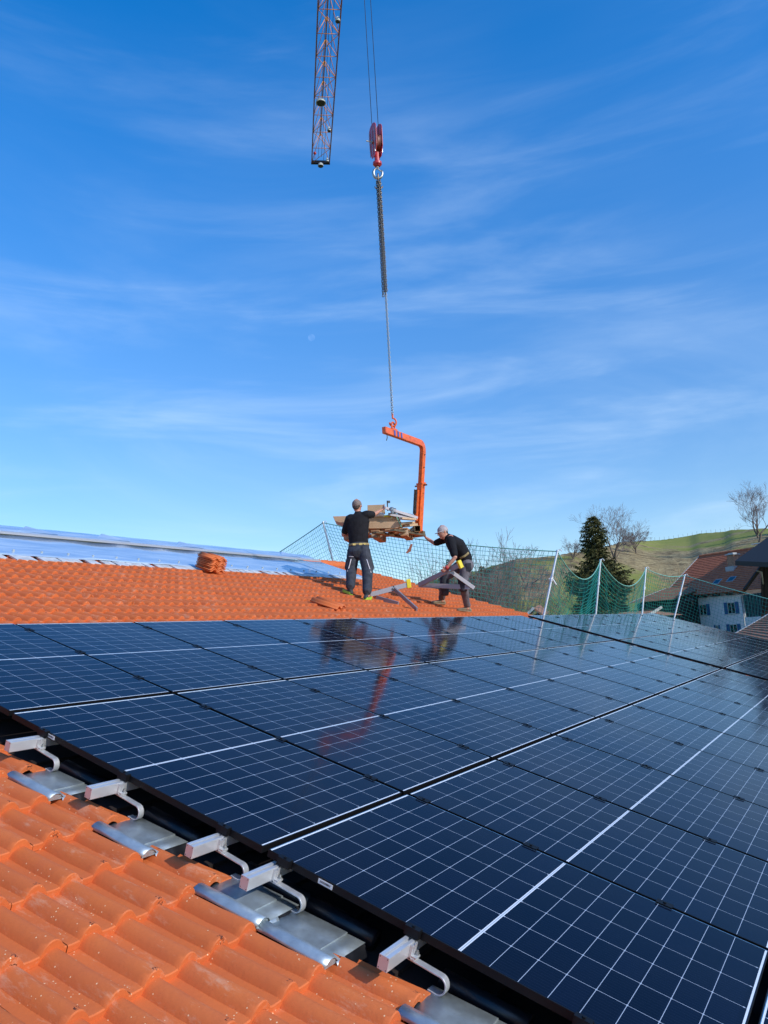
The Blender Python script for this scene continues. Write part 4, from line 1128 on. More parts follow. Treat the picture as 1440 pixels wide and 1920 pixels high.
def face_bits(root,Q,f,s_,off):
    for k in(-1,1):
        m1=MB(); m1.ball(Q(.0865,.031*k,.006)-off,.0115,nu=8,nv=6); e=m1.build('eye',M['label'],root,smooth=True)
        m1=MB(); m1.ball(Q(.0955,.031*k,.006)-off,.0055,nu=8,nv=6); m1.build('iris',M['ink'],e,smooth=True)
def cap(root,Q,f,u,s,off,mat,brimL=.07,back=False):
    m1=MB(); rings=[]
    for h_,fr,sr in ((.025,.104,.086),(.05,.106,.087),(.085,.094,.078),(.112,.066,.055),(.125,.028,.024)):
        rings.append((Q(-.008,0,h_)-off,s*sr,f*fr))
    m1.loft(rings,18); m1.build('cap',mat,root,smooth=True)
    m1=MB(); b=[]
    n=10
    for r_ in(0,1):
        for k in range(n+1):
            a=math.pi*(-.42+.84*k/n); x=math.cos(a); y=math.sin(a)
            if r_==0: p=Q(-.008+.098*x,.083*y,.030)
            else: p=Q(-.008+.098*x+brimL*math.cos(a)**.6,.080*y,.018)
            b.append(p-off)
    m1.add(b,[(k,k+1,n+2+k,n+1+k) for k in range(n)]); o=m1.build('cap_brim',mat,root,smooth=True); z=o.modifiers.new('s','SOLIDIFY'); z.thickness=.006
def shoe(root,ankle,toe,up,off,mat,sole,soleh=.02,wd=.05):
    d=(toe-ankle); d=d-up*d.dot(up); Ls=d.length; d.normalize(); s=d.cross(up)
    g=min((ankle-up*.085).dot(up),1e9)
    base=ankle-up*.09
    m1=MB(); rings=[]
    for t,w,h_ in((-.075,.030,.04),(-.045,.038,.075),(0,.040,.085),(.05,.042,.06),(.11,.048,.042),(.155,.046,.034),(.19,.034,.024)):
        rings.append((base+d*t+up*(h_*.52+.012)-off,s*w,up*h_*.55))
    m1.loft(rings,12); m1.loft([(ankle-up*.04-off,s*.045,d*.052),(ankle+up*.05-off,s*.048,d*.056)],12)
    o=skin(m1.build('shoe',mat,root),.008,2)
    m1=MB(); poly=[]
    for t,w in((-.080,.018),(-.06,.036),(0,.040),(.06,.044),(.12,.052),(.17,.046),(.205,.022)): poly.append(base+d*t+s*w)
    for t,w in reversed(((-.080,.018),(-.06,.036),(0,.040),(.06,.044),(.12,.052),(.17,.046),(.205,.022))): poly.append(base+d*t-s*w)
    m1.prism([p-off for p in poly],up*soleh); m1.build('sole',sole,o)

# --- man 1, seen from behind, reaching over the load
def person1():
    off=onplane(672,1118,-.15)
    root=empty('person',off,'person standing with back to us in black t-shirt, dark work trousers and brown cap','person')
    Z=Vector((0,0,1)); f=Vector((CF.x,CF.y,0)).normalized(); s=Vector((CR.x,CR.y,0)).normalized()
    dd=14.15
    LA=onplane(657.5,1115,-.128)+Z*.10; RA=onplane(689,1125,-.128)+Z*.10
    LK=at(659,1068,14.20); RK=at(689,1070,14.05)
    HL=at(662.5,1034,14.30); HR=at(683,1034,14.24)
    WA=at(672.5,1018,14.36); CH=at(671,987,14.42); SH=at(670.5,968,14.44)
    NK=at(671,960,14.46); HD=at(669.5,950,14.50)
    SL=at(655.5,972,14.42); SRr=at(687.5,965,14.44)
    EL=at(644,1003,14.50); HLa=at(656,998,14.80)
    ER=at(701,964.5,14.56); HRa=at(713,957.5,14.70)
    l=lambda p:p-off
    hf=(f*.95+s*.30).normalized()
    # body : one continuous skin
    b=MB()
    b.loft([(l(HL.lerp(HR,.5)),s*.15,f*.10),(l(WA),s*.145,f*.095),(l(CH),s*.165,f*.105),(l(SH)-Z*.02,s*.17,f*.085)],18)
    limb(b,[(l(SH),.06),(l(NK)+f*.01,.052),(l(HD)-Z*.06,.052)])
    for S_,E_,H_ in((SL,EL,HLa),(SRr,ER,HRa)):
        limb(b,subdiv([(l(S_),.055),(l(E_),.042),(l(H_),.027)]))
    for H_,K_,A_ in((HL,LK,LA),(HR,RK,RA)):
        limb(b,subdiv([(l(H_),.085),(l(K_),.058),(l(A_),.040),(l(A_)-Z*.03,.045)]))
    Q=head(b,l(HD)+Z*.0,hf,Z)
    hand(b,l(HLa),(HLa-EL).normalized()+s*.2,-Z,s,.45); hand(b,l(HRa),(HRa-ER).normalized(),-Z,-s,.4)
    body=skin(b.build('body',M['skin'],root),.0075,3)
    # shirt
    b=MB()
    b.loft([(l(WA)-Z*.03,s*.180,f*.125),(l(WA)+Z*.06,s*.176,f*.125),(l(CH)-Z*.05,s*.195,f*.135),(l(CH)+Z*.08,s*.215,f*.125),(l(SH)-Z*.005,s*.185,f*.095),(l(NK)-Z*.03,s*.075,f*.065)],24)
    for S_,E_ in((SL,EL),(SRr,ER)):
        limb(b,subdiv([(l(S_).lerp(l(SH),.25),.075),(l(S_),.080),(l(S_.lerp(E_,.45)),.074),(l(S_.lerp(E_,.78)),.066)]))
    skin(b.build('t_shirt',M['black_cloth'],root),.011,4)
    # trousers
    b=MB()
    b.loft([(l(WA)-Z*.01,s*.178,f*.130),(l(WA)-Z*.08,s*.190,f*.148),(l(HL.lerp(HR,.5))-Z*.0,s*.195,f*.150),(l(HL.lerp(HR,.5))-Z*.05,s*.185,f*.14)],24)
    for H_,K_,A_,k in((HL,LK,LA,-1),(HR,RK,RA,1)):
        limb(b,[(l(H_)+Z*.02,.108),(l(H_.lerp(K_,.35)),.112),(l(H_.lerp(K_,.75)),.103),(l(K_),.100),(l(K_.lerp(A_,.3)),.094),(l(K_.lerp(A_,.6)),.086),(l(K_.lerp(A_,.8)),.084),(l(A_)+Z*.05,.080)],14)
        b.loft([(l(H_.lerp(K_,.45))+s*.055*k,s*.065,f*.085),(l(H_.lerp(K_,.85))+s*.06*k,s*.070,f*.08)],12)     # thigh pocket
    tr_=skin(b.build('work_trousers',M['work_dark'],root),.011,3)
    for K_,H_,A_,k in((LK,HL,LA,-1),(RK,HR,RA,1)):
        b=MB(); pts=[l(H_.lerp(K_,.45))-f*.110+s*.02*k,l(H_.lerp(K_,.75))-f*.106+s*.035*k,l(K_)-f*.100+s*.05*k,l(K_.lerp(A_,.12))-f*.092+s*.065*k]
        b.tube(pts,.009,6); b.build('reflective_piping',M['piping'],tr_,smooth=True)
    b=MB(); b.tube([l(HL)-Z*.10-f*.125-s*.08,l(HL)-Z*.115-f*.128+s*.05],.006,6); b.build('reflective_piping',M['piping'],tr_,smooth=True)
    # belt
    b=MB(); n=28; vs=[]
    for z in(-.055,-.018):
        for k in range(n): a=2*math.pi*k/n; vs.append(l(WA)+Z*(z+.0)+s*.190*math.cos(a)+f*.138*math.sin(a))
    b.add(vs,[(k,(k+1)%n,n+(k+1)%n,n+k) for k in range(n)]); be=b.build('belt',M['belt'],root,smooth=True); q=be.modifiers.new('s','SOLIDIFY'); q.thickness=.006
    for x in(-.075,.04,.11):
        b=MB(); c=l(WA)+s*x-f*(.139*math.sqrt(1-(x/.19)**2)+.004)-Z*.036; b.beam(c-s*.028,c+s*.028,.004,.034); b.build('belt_patch',M['beltpatch'],be)
    u=Z; sd=hf.cross(Z); cap(root,Q,hf,Z,sd,Vector(),M['cap1'])
    b=MB(); b.loft([(Q(-.055,0,-.03),sd*.060,hf*.042),(Q(-.03,0,.01),sd*.078,hf*.072),(Q(-.02,0,.04),sd*.079,hf*.080)],16); b.build('hair',M['hair'],root,smooth=True)
    face_bits(root,Q,hf,sd,Vector())
    lf=(f*.75-s*.55).normalized(); rf=(f*.85+s*.25).normalized()
    shoe(root,LA-Z*.0,LA+lf*.2,RN,off,M['boot_d'],M['lime'],.045); shoe(root,RA,RA+rf*.2,RN,off,M['boot_d'],M['lime'],.045)
    return root
person1()
# --- man 2, bending, facing left, one arm out to the fork, the other carrying a bracket
def person2():
    off=onplane(850,1140,-.15)
    root=empty('person',off,'person bending forward in black shirt, grey trousers and pale cap, pushing the lifting fork','person')
    Z=Vector((0,0,1)); f=Vector((CF.x,CF.y,0)).normalized(); s=Vector((CR.x,CR.y,0)).normalized()
    FA=onplane(829,1133.5,-.128)+Z*.10; FK=at(833,1084,14.98)            # leading leg (farther)
    NA=onplane(877,1147.5,-.128)+Z*.10; NK_=at(868,1094,14.70)         # trailing leg (nearer)
    HF=at(869,1056,15.02); HN=at(875,1057,14.82); HP=HF.lerp(HN,.5)
    WA=at(867,1041,14.92); CH=at(854,1021,14.88); SHm=at(843,1009,14.86)
    NK=at(839,1006,14.86); HD=at(830.5,998.5,14.86)
    SF=at(835,1011,15.02); SN=at(845,1014,14.70)
    EF=at(815,1019,15.10); HFa=at(799,1008.5,15.16)
    EN=at(853,1045,14.52); HNa=at(838,1064,14.50)
    l=lambda p:p-off
    ax=(SHm-HP).normalized()                                  # spine
    fw=(-s*.96-f*.15).normalized()                            # facing direction
    sdv=(SN-SF).normalized()
    ch=ax.cross(sdv).normalized()                             # chest normal
    hfd=(-s*.93-f*.28-Z*.22).normalized(); hup=(Z*.95-s*.15).normalized()
    b=MB()
    b.loft([(l(HP),sdv*.15,ch*.11),(l(WA),sdv*.14,ch*.10),(l(CH),sdv*.165,ch*.115),(l(SHm),sdv*.165,ch*.085)],18)
    limb(b,[(l(SHm),.062),(l(NK),.055),(l(HD)-hup*.05,.053)])
    limb(b,subdiv([(l(SF),.055),(l(EF),.041),(l(HFa),.027)])); limb(b,subdiv([(l(SN),.058),(l(EN),.043),(l(HNa),.029)]))
    for H_,K_,A_ in((HF,FK,FA),(HN,NK_,NA)):
        limb(b,subdiv([(l(H_),.088),(l(K_),.058),(l(A_),.040),(l(A_)-Z*.03,.045)]))
    Q=head(b,l(HD),hfd,hup)
    hand(b,l(HFa),(HFa-EF).normalized()+Z*.55,-s,-f,.18); hand(b,l(HNa),(HNa-EN).normalized()*.8-s*.3,f,-s,.75)
    skin(b.build('body',M['skin'],root),.0075,3)
    b=MB()
    b.loft([(l(WA)-ax*.07,sdv*.185,ch*.150),(l(WA)+ax*.04,sdv*.185,ch*.155),(l(CH),sdv*.205,ch*.168),(l(CH.lerp(SHm,.6)),sdv*.20,ch*.130),(l(SHm),sdv*.17,ch*.105),(l(NK),sdv*.080,ch*.078)],24)
    b.loft([(l(WA)-ax*.02-ch*.03*0-Z*.05-s*.05,sdv*.12,ch*.08),(l(CH)-Z*.08-s*.03,sdv*.12,ch*.07)],14)      # shirt hanging at the belly
    limb(b,subdiv([(l(SF).lerp(l(SHm),.3),.078),(l(SF),.078),(l(SF.lerp(EF,.5)),.070),(l(SF.lerp(EF,.85)),.062)]))
    limb(b,subdiv([(l(SN).lerp(l(SHm),.3),.085),(l(SN),.086),(l(SN.lerp(EN,.5)),.080),(l(SN.lerp(EN,.84)),.070)]))
    skin(b.build('t_shirt',M['black_cloth'],root),.011,4)
    b=MB()
    b.loft([(l(WA)-ax*.02,sdv*.172,ch*.125),(l(HP)+ax*.02,sdv*.182,ch*.140),(l(HP)-ax*.05,sdv*.17,ch*.14)],24)
    for H_,K_,A_ in((HF,FK,FA),(HN,NK_,NA)):
        limb(b,[(l(H_),.112),(l(H_.lerp(K_,.4)),.106),(l(H_.lerp(K_,.8)),.088),(l(K_),.084),(l(K_.lerp(A_,.3)),.080),(l(K_.lerp(A_,.6)),.070),(l(K_.lerp(A_,.85)),.064),(l(A_)+Z*.03,.068)],14)
    tr_=skin(b.build('work_trousers',M['work_grey'],root),.011,3)
    # darker panels: knee and holster pocket
    b=MB(); b.loft([(l(NK_)+Z*.10-s*.02,s*.080,f*.078),(l(NK_),s*.088,f*.088),(l(NK_)-Z*.10,s*.080,f*.080)],14); b.build('knee_pad',M['work_dark'],tr_,smooth=True)
    b=MB(); b.loft([(l(FK)+Z*.06+s*.06,s*.090,f*.085),(l(FK),s*.090,f*.090),(l(FK)-Z*.14,s*.076,f*.080),(l(FK)-Z*.28,s*.070,f*.072)],14); b.build('knee_pad',M['work_dark'],tr_,smooth=True)
    b=MB(); b.beam(l(HN)-f*.115+s*.02,l(HN)-f*.115+s*.02-Z*.15,.10,.035,up=f); b.build('hip_pocket',M['work_dark'],tr_,bevel=.008)
    b=MB(); n=28; vs=[]
    for z in(-.020,.020):
        for k in range(n): a=2*math.pi*k/n; vs.append(l(WA)+ax*(z+.015)+sdv*.192*math.cos(a)+ch*.146*math.sin(a))
    b.add(vs,[(k,(k+1)%n,n+(k+1)%n,n+k) for k in range(n)]); be=b.build('belt',M['belt'],root,smooth=True); q=be.modifiers.new('s','SOLIDIFY'); q.thickness=.006
    sd=hfd.cross(hup); cap(root,Q,hfd,hup,sd,Vector(),M['cap2'],.075)
    b=MB(); b.loft([(Q(-.05,0,-.02),sd*.064,hfd*.040),(Q(-.025,0,.01),sd*.079,hfd*.072),(Q(-.02,0,.04),sd*.080,hfd*.080)],16); b.build('hair',M['hair'],root,smooth=True)
    face_bits(root,Q,hfd,sd,Vector())
    b=MB(); b.tube([l(HNa.lerp(EN,.10)),l(HNa)-(EN-HNa).normalized()*.03],.036,10); b.build('glove_cuff',M['glove_r'],root,smooth=True)
    shoe(root,FA,FA-s*.2-f*.05,RN*.6+Z*.4,off,M['boot_t'],M['boot_t'],.022); shoe(root,NA,NA-s*.2-f*.03,RN*.6+Z*.4,off,M['boot_t'],M['boot_t'],.022)
    return root
person2()

# ================================================================ FARMHOUSE, BARN, SMALL ROOFS
WD=Vector((0.54594478,0.83782116,0)); ND=Vector((-0.83782116,0.54594478,0))   # along the wall to the left ; out of the wall
Rc=Vector((76.0337,7.5504,0)); GZ=-6.9
def frame_M(o,x,y,z=Vector((0,0,1))): 
    m_=Matrix((x,y,z)).transposed().to_4x4(); m_.translation=o; return m_
EV=3.21
house=empty('farmhouse',M=frame_M(Vector((Rc.x,Rc.y,0)),WD,ND),label='white farmhouse with blue shutters and red pantile roof at the right',cat='farmhouse')
hl=7.75; dep=12; rise=4.1; hd=6.0
m1=MB(); zE=EV-.35
m1.prism([Vector((0,0,GZ)),Vector((0,0,zE)),Vector((0,-5.2,zE+5.2*rise/hd)),Vector((0,-10.4,zE)),Vector((0,-10.4,GZ))],(hl,0,0)); m1.build('wall',M['wall'],house)
def tiled_slope(mb,x0,x1,L2,n):
    """local x along the eave, y up the slope, ridged courses as steps"""
    k=0; p=L2/n
    for i in range(n):
        y0=i*p; mb.box(x0,x1,y0-.05,y0+p,-.05,.02,Matrix.Translation((0,0,.035))@Matrix.Translation((0,y0,0))@Matrix.Rotation(-R(9),4,'X')@Matrix.Translation((0,-y0,0)))
SL2=math.hypot(hd,rise); sa=math.atan2(rise,hd)
def slope_M(orig,xd,nd,ang_): 
    yv=(-nd*math.cos(ang_)+Vector((0,0,1))*math.sin(ang_)); xv=xd; zv=xv.cross(yv); 
    if zv.z<0: xv=-xv; zv=xv.cross(yv)
    return frame_M(orig,xv,yv,zv)
# roof slopes (world-placed, then parented)
def Ph(o,root):
    mw=o.matrix_world.copy(); o.parent=root; o.matrix_parent_inverse=root.matrix_world.inverted(); o.matrix_world=mw
for k_,(od,nd) in enumerate(((.8,ND),(-11.2,-ND))):
    m1=MB(); org=Vector((Rc.x,Rc.y,EV))+ND*od
    Mx=slope_M(org,WD,nd,sa); sgn=1 if Mx.to_3x3()@Vector((1,0,0)) @ WD>0 else -1
    x0,x1=(-9.0,9.15) if sgn>0 else (-9.15,9.0)
    tiled_slope(m1,x0,x1,SL2,22); o=m1.build('roof',M['oldroof']); o.matrix_world=Mx; Ph(o,house)
    m1=MB(); m1.beam(Vector((9.18*sgn,-.05,0)),Vector((9.18*sgn,SL2,.02)),.06,.16,up=(0,0,1)); o=m1.build('verge_board',M['sheetgrey']); o.matrix_world=Mx; Ph(o,house)
def Hp(x,y,z): return Vector((x,y,z))
m1=MB(); rz=EV+rise+.05
k=-9.0
while k<9.1: m1.tube([(k,.8-6,rz),(k+.38,.8-6,rz+.02)],[.12,.14],8); k+=.37
m1.build('ridge_tiles',M['oldroof'],house,auto=40)
def window(x0,x1,z0,z1,sh=True):
    w=x1-x0; sw=w*.24
    fr=MB(); a=x0+sw; b_=x1-sw; fr.box(a,a+.06,.0,.03,z0,z1); fr.box(b_-.06,b_,.0,.03,z0,z1); fr.box(a+.06,b_-.06,.0,.03,z0,z0+.06); fr.box(a+.06,b_-.06,.0,.03,z1-.06,z1); fr.box((a+b_)/2-.03,(a+b_)/2+.03,.0,.032,z0+.06,z1-.06)
    f_=fr.build('window',M['wframe'],house)
    p=MB(); p.box(a+.05,b_-.05,.002,.012,z0+.05,z1-.05); p.build('pane',M['pane'],f_)
    p=MB(); p.box(a-.04,b_+.04,.0,.08,z0-.06,z0-.003); p.build('sill',M['wframe'],f_)
    for q0,q1 in((x0,a-.01),(b_+.01,x1)):
        p=MB(); p.box(q0,q1,.01,.05,z0-.02,z1+.02)
        zz=z0+.04
        while zz<z1-.04: p.box(q0+.03,q1-.03,.05,.062,zz,zz+.03); zz+=.07
        p.build('shutter',M['shutter'],f_)
# window heights from the photo rows
def wz(x,y):    # height on the wall plane for photo pixel
    d=ray(x,y); n=ND; t=(Vector((Rc.x,Rc.y,0))-CW).dot(n)/d.dot(n); p=CW+d*t; return (p-Vector((Rc.x,Rc.y,0))).dot(WD), p.z
for (xa,xb,ya,yb) in((1305,1332.5,1134.5,1153),(1357,1387,1130.5,1150),(1339,1352,1172.5,1190),(1362,1391,1171,1190)):
    x1,z1=wz(xa,ya); x0,z0=wz(xb,yb); window(x0,x1,z0,z1)
m1=MB(); m1.tube([(.1,.10,EV-.5),(.1,.10,GZ)],.05,8); m1.build('downpipe',M['sheetgrey'],house,smooth=True)
m1=MB(); 
for x in (-.3,1.2,2.7,4.2,5.7,7.2,8.6): m1.box(x-.06,x+.06,-.1,.72,EV-.30,EV-.16)
m1.build('rafter_ends',M['darkwood'],house)
# chimney, rooflights
def on_roof(x,y):    # ray hit with the front slope
    n=(ND*math.sin(sa)+Vector((0,0,1))*math.cos(sa)); o_=Vector((Rc.x,Rc.y,EV))+ND*.8; d=ray(x,y); return CW+d*((o_-CW).dot(n)/d.dot(n))
hinv=house.matrix_world.inverted() if False else frame_M(Vector((Rc.x,Rc.y,0)),WD,ND).inverted()
c=hinv@on_roof(1376,1063)
m1=MB(); m1.box(c.x-.38,c.x+.38,c.y-.35,c.y+.35,c.z-.8,c.z+1.15); ch_=m1.build('chimney',M['brick'],house)
m1=MB(); m1.box(c.x-.50,c.x+.50,c.y-.47,c.y+.47,c.z+1.151,c.z+1.25); m1.box(c.x-.30,c.x+.30,c.y-.28,c.y+.28,c.z+1.25,c.z+1.36); m1.build('chimney_cap',M['sheetgrey'],ch_)
m1=MB(); m1.box(c.x-.48,c.x+.48,c.y-.1,c.y+.62,c.z-.62,c.z+.05); m1.build('chimney_flashing',M['sheetgrey'],ch_)
for (x,y) in((1345,1092),(1372,1087)):
    q=on_roof(x,y); Mx=slope_M(q,WD,ND,sa)
    m1=MB(); m1.box(-.38,.38,-.4,.4,.03,.10); o=m1.build('roof_window',M['sheetgrey']); o.matrix_world=Mx; Ph(o,house)
    m2=MB(); m2.box(-.30,.30,-.32,.32,.101,.112); o2=m2.build('pane',M['pane'],o)
q=on_roof(1421,1025); m1=MB(); cc=hinv@q; m1.box(cc.x-.7,cc.x+.5,cc.y-.2,cc.y+.3,cc.z+.25,cc.z+.33); m1.box(cc.x-.1,cc.x+.0,cc.y-.0,cc.y+.1,cc.z-.3,cc.z+.25); m1.build('ridge_vent',M['label'],house)

# dark timber barn on the right, its eaves overhanging the house roof
bd=60
barn=empty('timber_barn',tg(1500,bd),'dark timber barn with deep roof overhang at the right edge of the view','barn')
bo=barn.location
def B(x,y,d): return at(x,y,d)-bo
m1=MB(); # roof slab: underside facing us
pr=[B(1380,1058,60),B(1450,1006,63),B(1640,900,70),B(1640,1010,52),B(1452,1066,55)]
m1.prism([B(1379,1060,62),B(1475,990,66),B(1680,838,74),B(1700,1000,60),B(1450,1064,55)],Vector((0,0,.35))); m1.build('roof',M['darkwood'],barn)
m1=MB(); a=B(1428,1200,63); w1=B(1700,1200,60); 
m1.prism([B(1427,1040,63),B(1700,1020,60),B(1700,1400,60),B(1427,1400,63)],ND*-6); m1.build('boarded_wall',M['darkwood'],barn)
m1=MB(); k=0
for x in range(1429,1690,6): m1.beam(B(x,1056,62.9),B(x,1150,62.9),.05,.05)
m1.build('wall_battens',M['darkwood'],barn)
m1=MB(); m1.beam(B(1396,1106,62),B(1428,1062,62.6),.22,.22); m1.build('brace_beam',M['darkwood'],barn)
m1=MB(); m1.tube([B(1419,1070,61.5),B(1428,1073,61.5),B(1431,1095,61.8)],.06,8); m1.build('gutter_pipe',M['sheetgrey'],barn,smooth=True)
# slatted timber gallery beside the white wall
gal=empty('timber_gallery',tg(1410,68),'greenish slatted timber gallery joining the white wall','gallery'); go=gal.location
G=lambda x,y,d: at(x,y,d)-go
m1=MB(); m1.prism([G(1392,1116,70),G(1460,1106,66),G(1460,1155,66),G(1399,1158,70)],ND*-.2); m1.build('backing',simple('dark_green_boards',(.03,.07,.07),.8),gal)
m1=MB()
for i in range(11): 
    t=i/10; m1.beam(G(1394+62*t,1117-10*t,69.8-4*t),G(1400+56*t,1157-3*t,69.8-4*t),.09,.06)
m1.build('slats',simple('grey_green_slats',(.13,.20,.19),.8),gal)
m1=MB(); m1.prism([G(1397,1157.5,69.5),G(1470,1153,65.5),G(1470,1230,65.5),G(1399,1230,69.5)],ND*-.3); m1.build('plinth_wall',M['wall'],gal)
# near brown roof at the right
def roof_prism(name,label,cat,ridge,eave,mat,wallmat,depth_vec,wallh=3.0,rn=14):
    """simple gabled shed: ridge (2 pts) and front eave (2 pts) in world space, mirrored behind"""
    root=empty(name,eave[0]-Vector((0,0,wallh)),label,cat); o_=root.location
    (r0,r1),(e0,e1)=ridge,eave
    m1=MB()
    for i in range(rn):
        t0=i/rn; t1=(i+1)/rn+.01
        n=((r1-r0).cross(e0-r0)).normalized(); n=n if n.z>0 else -n
        a=e0.lerp(r0,t0)+n*.05;b=e1.lerp(r1,t0)+n*.05;c=e1.lerp(r1,t1)+n*.01;d=e0.lerp(r0,t1)+n*.01
        m1.prism([a-o_,b-o_,c-o_,d-o_],-n*.06)
    m1.build('roof',mat,root)
    f0=r0*2-e0; f1=r1*2-e1; f0.z=e0.z; f1.z=e1.z
    m1=MB()
    n=((r1-r0).cross(f0-r0)).normalized(); n=n if n.z>0 else -n
    m1.prism([r0-o_,r1-o_,f1-o_,f0-o_],-n*.08); m1.build('back_roof',mat,root)
    m1=MB(); k=.12; c_=(e0+e1+f0+f1)/4
    for (p,q,rr_) in((e0,f0,r0),(e1,f1,r1)):
        p2=p.lerp(c_,k); q2=q.lerp(c_,k); r2=rr_.lerp(Vector((c_.x,c_.y,rr_.z)),k)-Vector((0,0,.35))
        w=(c_-(p+q)/2).normalized()*.2
        m1.prism([p2-o_-Vector((0,0,wallh+2)),q2-o_-Vector((0,0,wallh+2)),q2-o_-Vector((0,0,.12)),r2-o_,p2-o_-Vector((0,0,.12))],w)
    for (p,q) in((e0,e1),(f0,f1)):
        p2=p.lerp(c_,k); q2=q.lerp(c_,k); w=(c_-(p+q)/2).normalized()*.2
        m1.prism([p2-o_-Vector((0,0,wallh+2)),q2-o_-Vector((0,0,wallh+2)),q2-o_-Vector((0,0,.15)),p2-o_-Vector((0,0,.15))],w)
    m1.build('wall',wallmat,root)
    m1=MB(); m1.beam(e0-o_,r0-o_,.08,.12); m1.build('verge_board',M['sheetgrey'],root)
    return root
roof_prism('shed','shed with brown pantile roof in the lower right corner before the farmhouse','shed',
  (at(1446,1150,44),at(1640,1100,40)),(at(1375,1191,42.5),at(1560,1240,34)),M['brownroof'],M['wallw'],None,2.5)
roof_prism('low_barn','low barn with brown roof left of the white farmhouse','barn',
  (at(1248,1104,78),at(1330,1098,78)),(at(1180,1131,74),at(1262,1124,73.5)),M['brownroof'],M['darkwood'],None,3)
annex=empty('annex',tg(1262,74),'narrow pale boarded annex at the left corner of the white farmhouse','annex'); ao=annex.location
m1=MB(); m1.prism([at(1252,1129,75)-ao,at(1271,1127,75)-ao,at(1273,1230,75)-ao,at(1254,1230,75)-ao],-ND*2); m1.build('boarded_wall',M['palewood'],annex)
m1=MB(); m1.prism([at(1249,1126,74.8)-ao,at(1272,1124,74.8)-ao,at(1272,1129,74.6)-ao,at(1249,1131,74.6)-ao],-ND*2.2+Vector((0,0,.1))); m1.build('roof_edge',M['batten'],annex)
roof_prism('small_shed','small shed gable with pale verge boards just beyond the dark panel gap','shed',
  (at(1001,1139.5,36),at(1012,1134,40)),(at(984,1156,36),at(996,1150,40)),M['brownroof'],M['darkwood'],None,2.5,6)
cp=empty('carport',tg(1228,50),'carport with pale slanting beam behind the farther panels','carport'); cpo=cp.location
m1=MB(); m1.beam(at(1209,1158,50)-cpo,at(1241,1138,50)-cpo,.14,.16); m1.build('slanting_beam',M['wframe'],cp)
m1=MB(); 
for x in(1212,1240): m1.beam(at(x,1160,50.3)-cpo,at(x,1260,50.3)-cpo,.14,.14)
m1.build('posts',M['palewood'],cp)
m1=MB(); m1.prism([at(1150,1157,50)-cpo,at(1162,1148,50)-cpo,at(1215,1156,50)-cpo],-ND*3); m1.build('roof',M['brownroof'],cp)

# ================================================================ TREES
def topH(x,d,y,dz=0):
    return CW.z+(yh(x)-y)/F*d-tg(x,d).z-dz
def bare_tree(name,label,base,H,spread,seed,r0=.16,mat=None,twigr=.018,levels=5,lean=Vector(),bush=False,nk=3,group=None,cat='bare tree',droop=0):
    rnd=random.Random(seed); root=empty(name,base,label,cat,group)
    trunk=MB(); crown=MB()
    def rv(): return Vector((rnd.uniform(-1,1),rnd.uniform(-1,1),rnd.uniform(-1,1)))
    def grow(p,d,L,r_,lv):
        n=3; pts=[p]; rad=[r_]
        for i in range(n):
            d=(d+rv()*.22+Vector((0,0,.10-droop*(levels-lv)*.05))).normalized(); p=p+d*L/n; pts.append(p); rad.append(max(twigr*.6,r_*(1-.35*(i+1)/n)))
        (trunk if lv>=levels-1 else crown).tube(pts,rad,5 if lv>=levels-1 else 3,cap=False)
        if lv==0: return
        k=nk+(1 if rnd.random()<.62 else 0)
        for j in range(k):
            t=rnd.uniform(.45,1) if j else 1.0
            q=pts[0].lerp(pts[-1],t) if j else pts[-1]
            i=min(int(t*n),n-1); q=pts[i].lerp(pts[i+1],t*n-i) if j else pts[-1]
            s_=rv(); s_=(s_-d*d.dot(s_)).normalized()
            nd=(d*(1.0 if j==0 else .55)+s_*spread*rnd.uniform(.5,1.0)).normalized()
            grow(q,nd,L*rnd.uniform(.66,.86),rad[-1]*(.86 if j==0 else .66),lv-1)
    if bush:
        for j in range(9):
            a=rnd.uniform(0,6.28); grow(Vector((math.cos(a)*.2,math.sin(a)*.2,0)),Vector((math.cos(a)*.7,math.sin(a)*.7,1)).normalized(),H*.34,r0,levels-2)
    else:
        L0=H*.17; grow(Vector(),(Vector((0,0,1))+lean).normalized(),L0,r0,levels)
        for j in range(3):
            a=seed+j*2.1; grow(Vector((0,0,L0*(.7+.1*j))),(Vector((math.cos(a)*spread,math.sin(a)*spread,1))).normalized(),L0*1.1,r0*.6,levels-1)
    if trunk.v: trunk.build('trunk',M['bark'],root,smooth=True)
    # scale crown so that the tree stands H tall
    o=crown.build('crown',mat or M['twig'],root)
    zmax=max(v[2] for v in crown.v); k=H/zmax
    root.scale=(k,k,k)
    return root
G_='bare trees on the hillside'
bare_tree('bare_tree','tall wide bare tree on the hill behind the dark spruce',tg(1163,150)+Vector((0,0,-.8)),topH(1163,150,937,-.8),.62,4,.22,levels=7,twigr=.016,nk=2,group=G_)
bare_tree('bare_tree','small round bare tree on the skyline right of the spruce',tg(1206,175)+Vector((0,0,-.5)),topH(1206,175,987,-.5),.75,7,.12,levels=6,twigr=.022,nk=2,group=G_)
bare_tree('bare_tree','pale bare tree peeping out left of the spruce',tg(1086,140)+Vector((0,0,-.5)),topH(1086,140,1000,-.5),.6,9,.12,levels=6,twigr=.016,nk=2,group=G_)
bare_tree('bare_tree','double stemmed bare tree behind the net right of the bending man',tg(938,60)+Vector((0,0,-1.2)),topH(938,60,994,-1.2),.48,12,.13,levels=7,twigr=.013,nk=2,group=G_)
bare_tree('bare_tree','second stem of bare trees behind the net, nearest the left net pole',tg(957,62)+Vector((0,0,-1.2)),topH(957,62,1003,-1.2),.45,15,.12,levels=7,twigr=.013,nk=2,lean=Vector((.1,-.12,0)),group=G_)
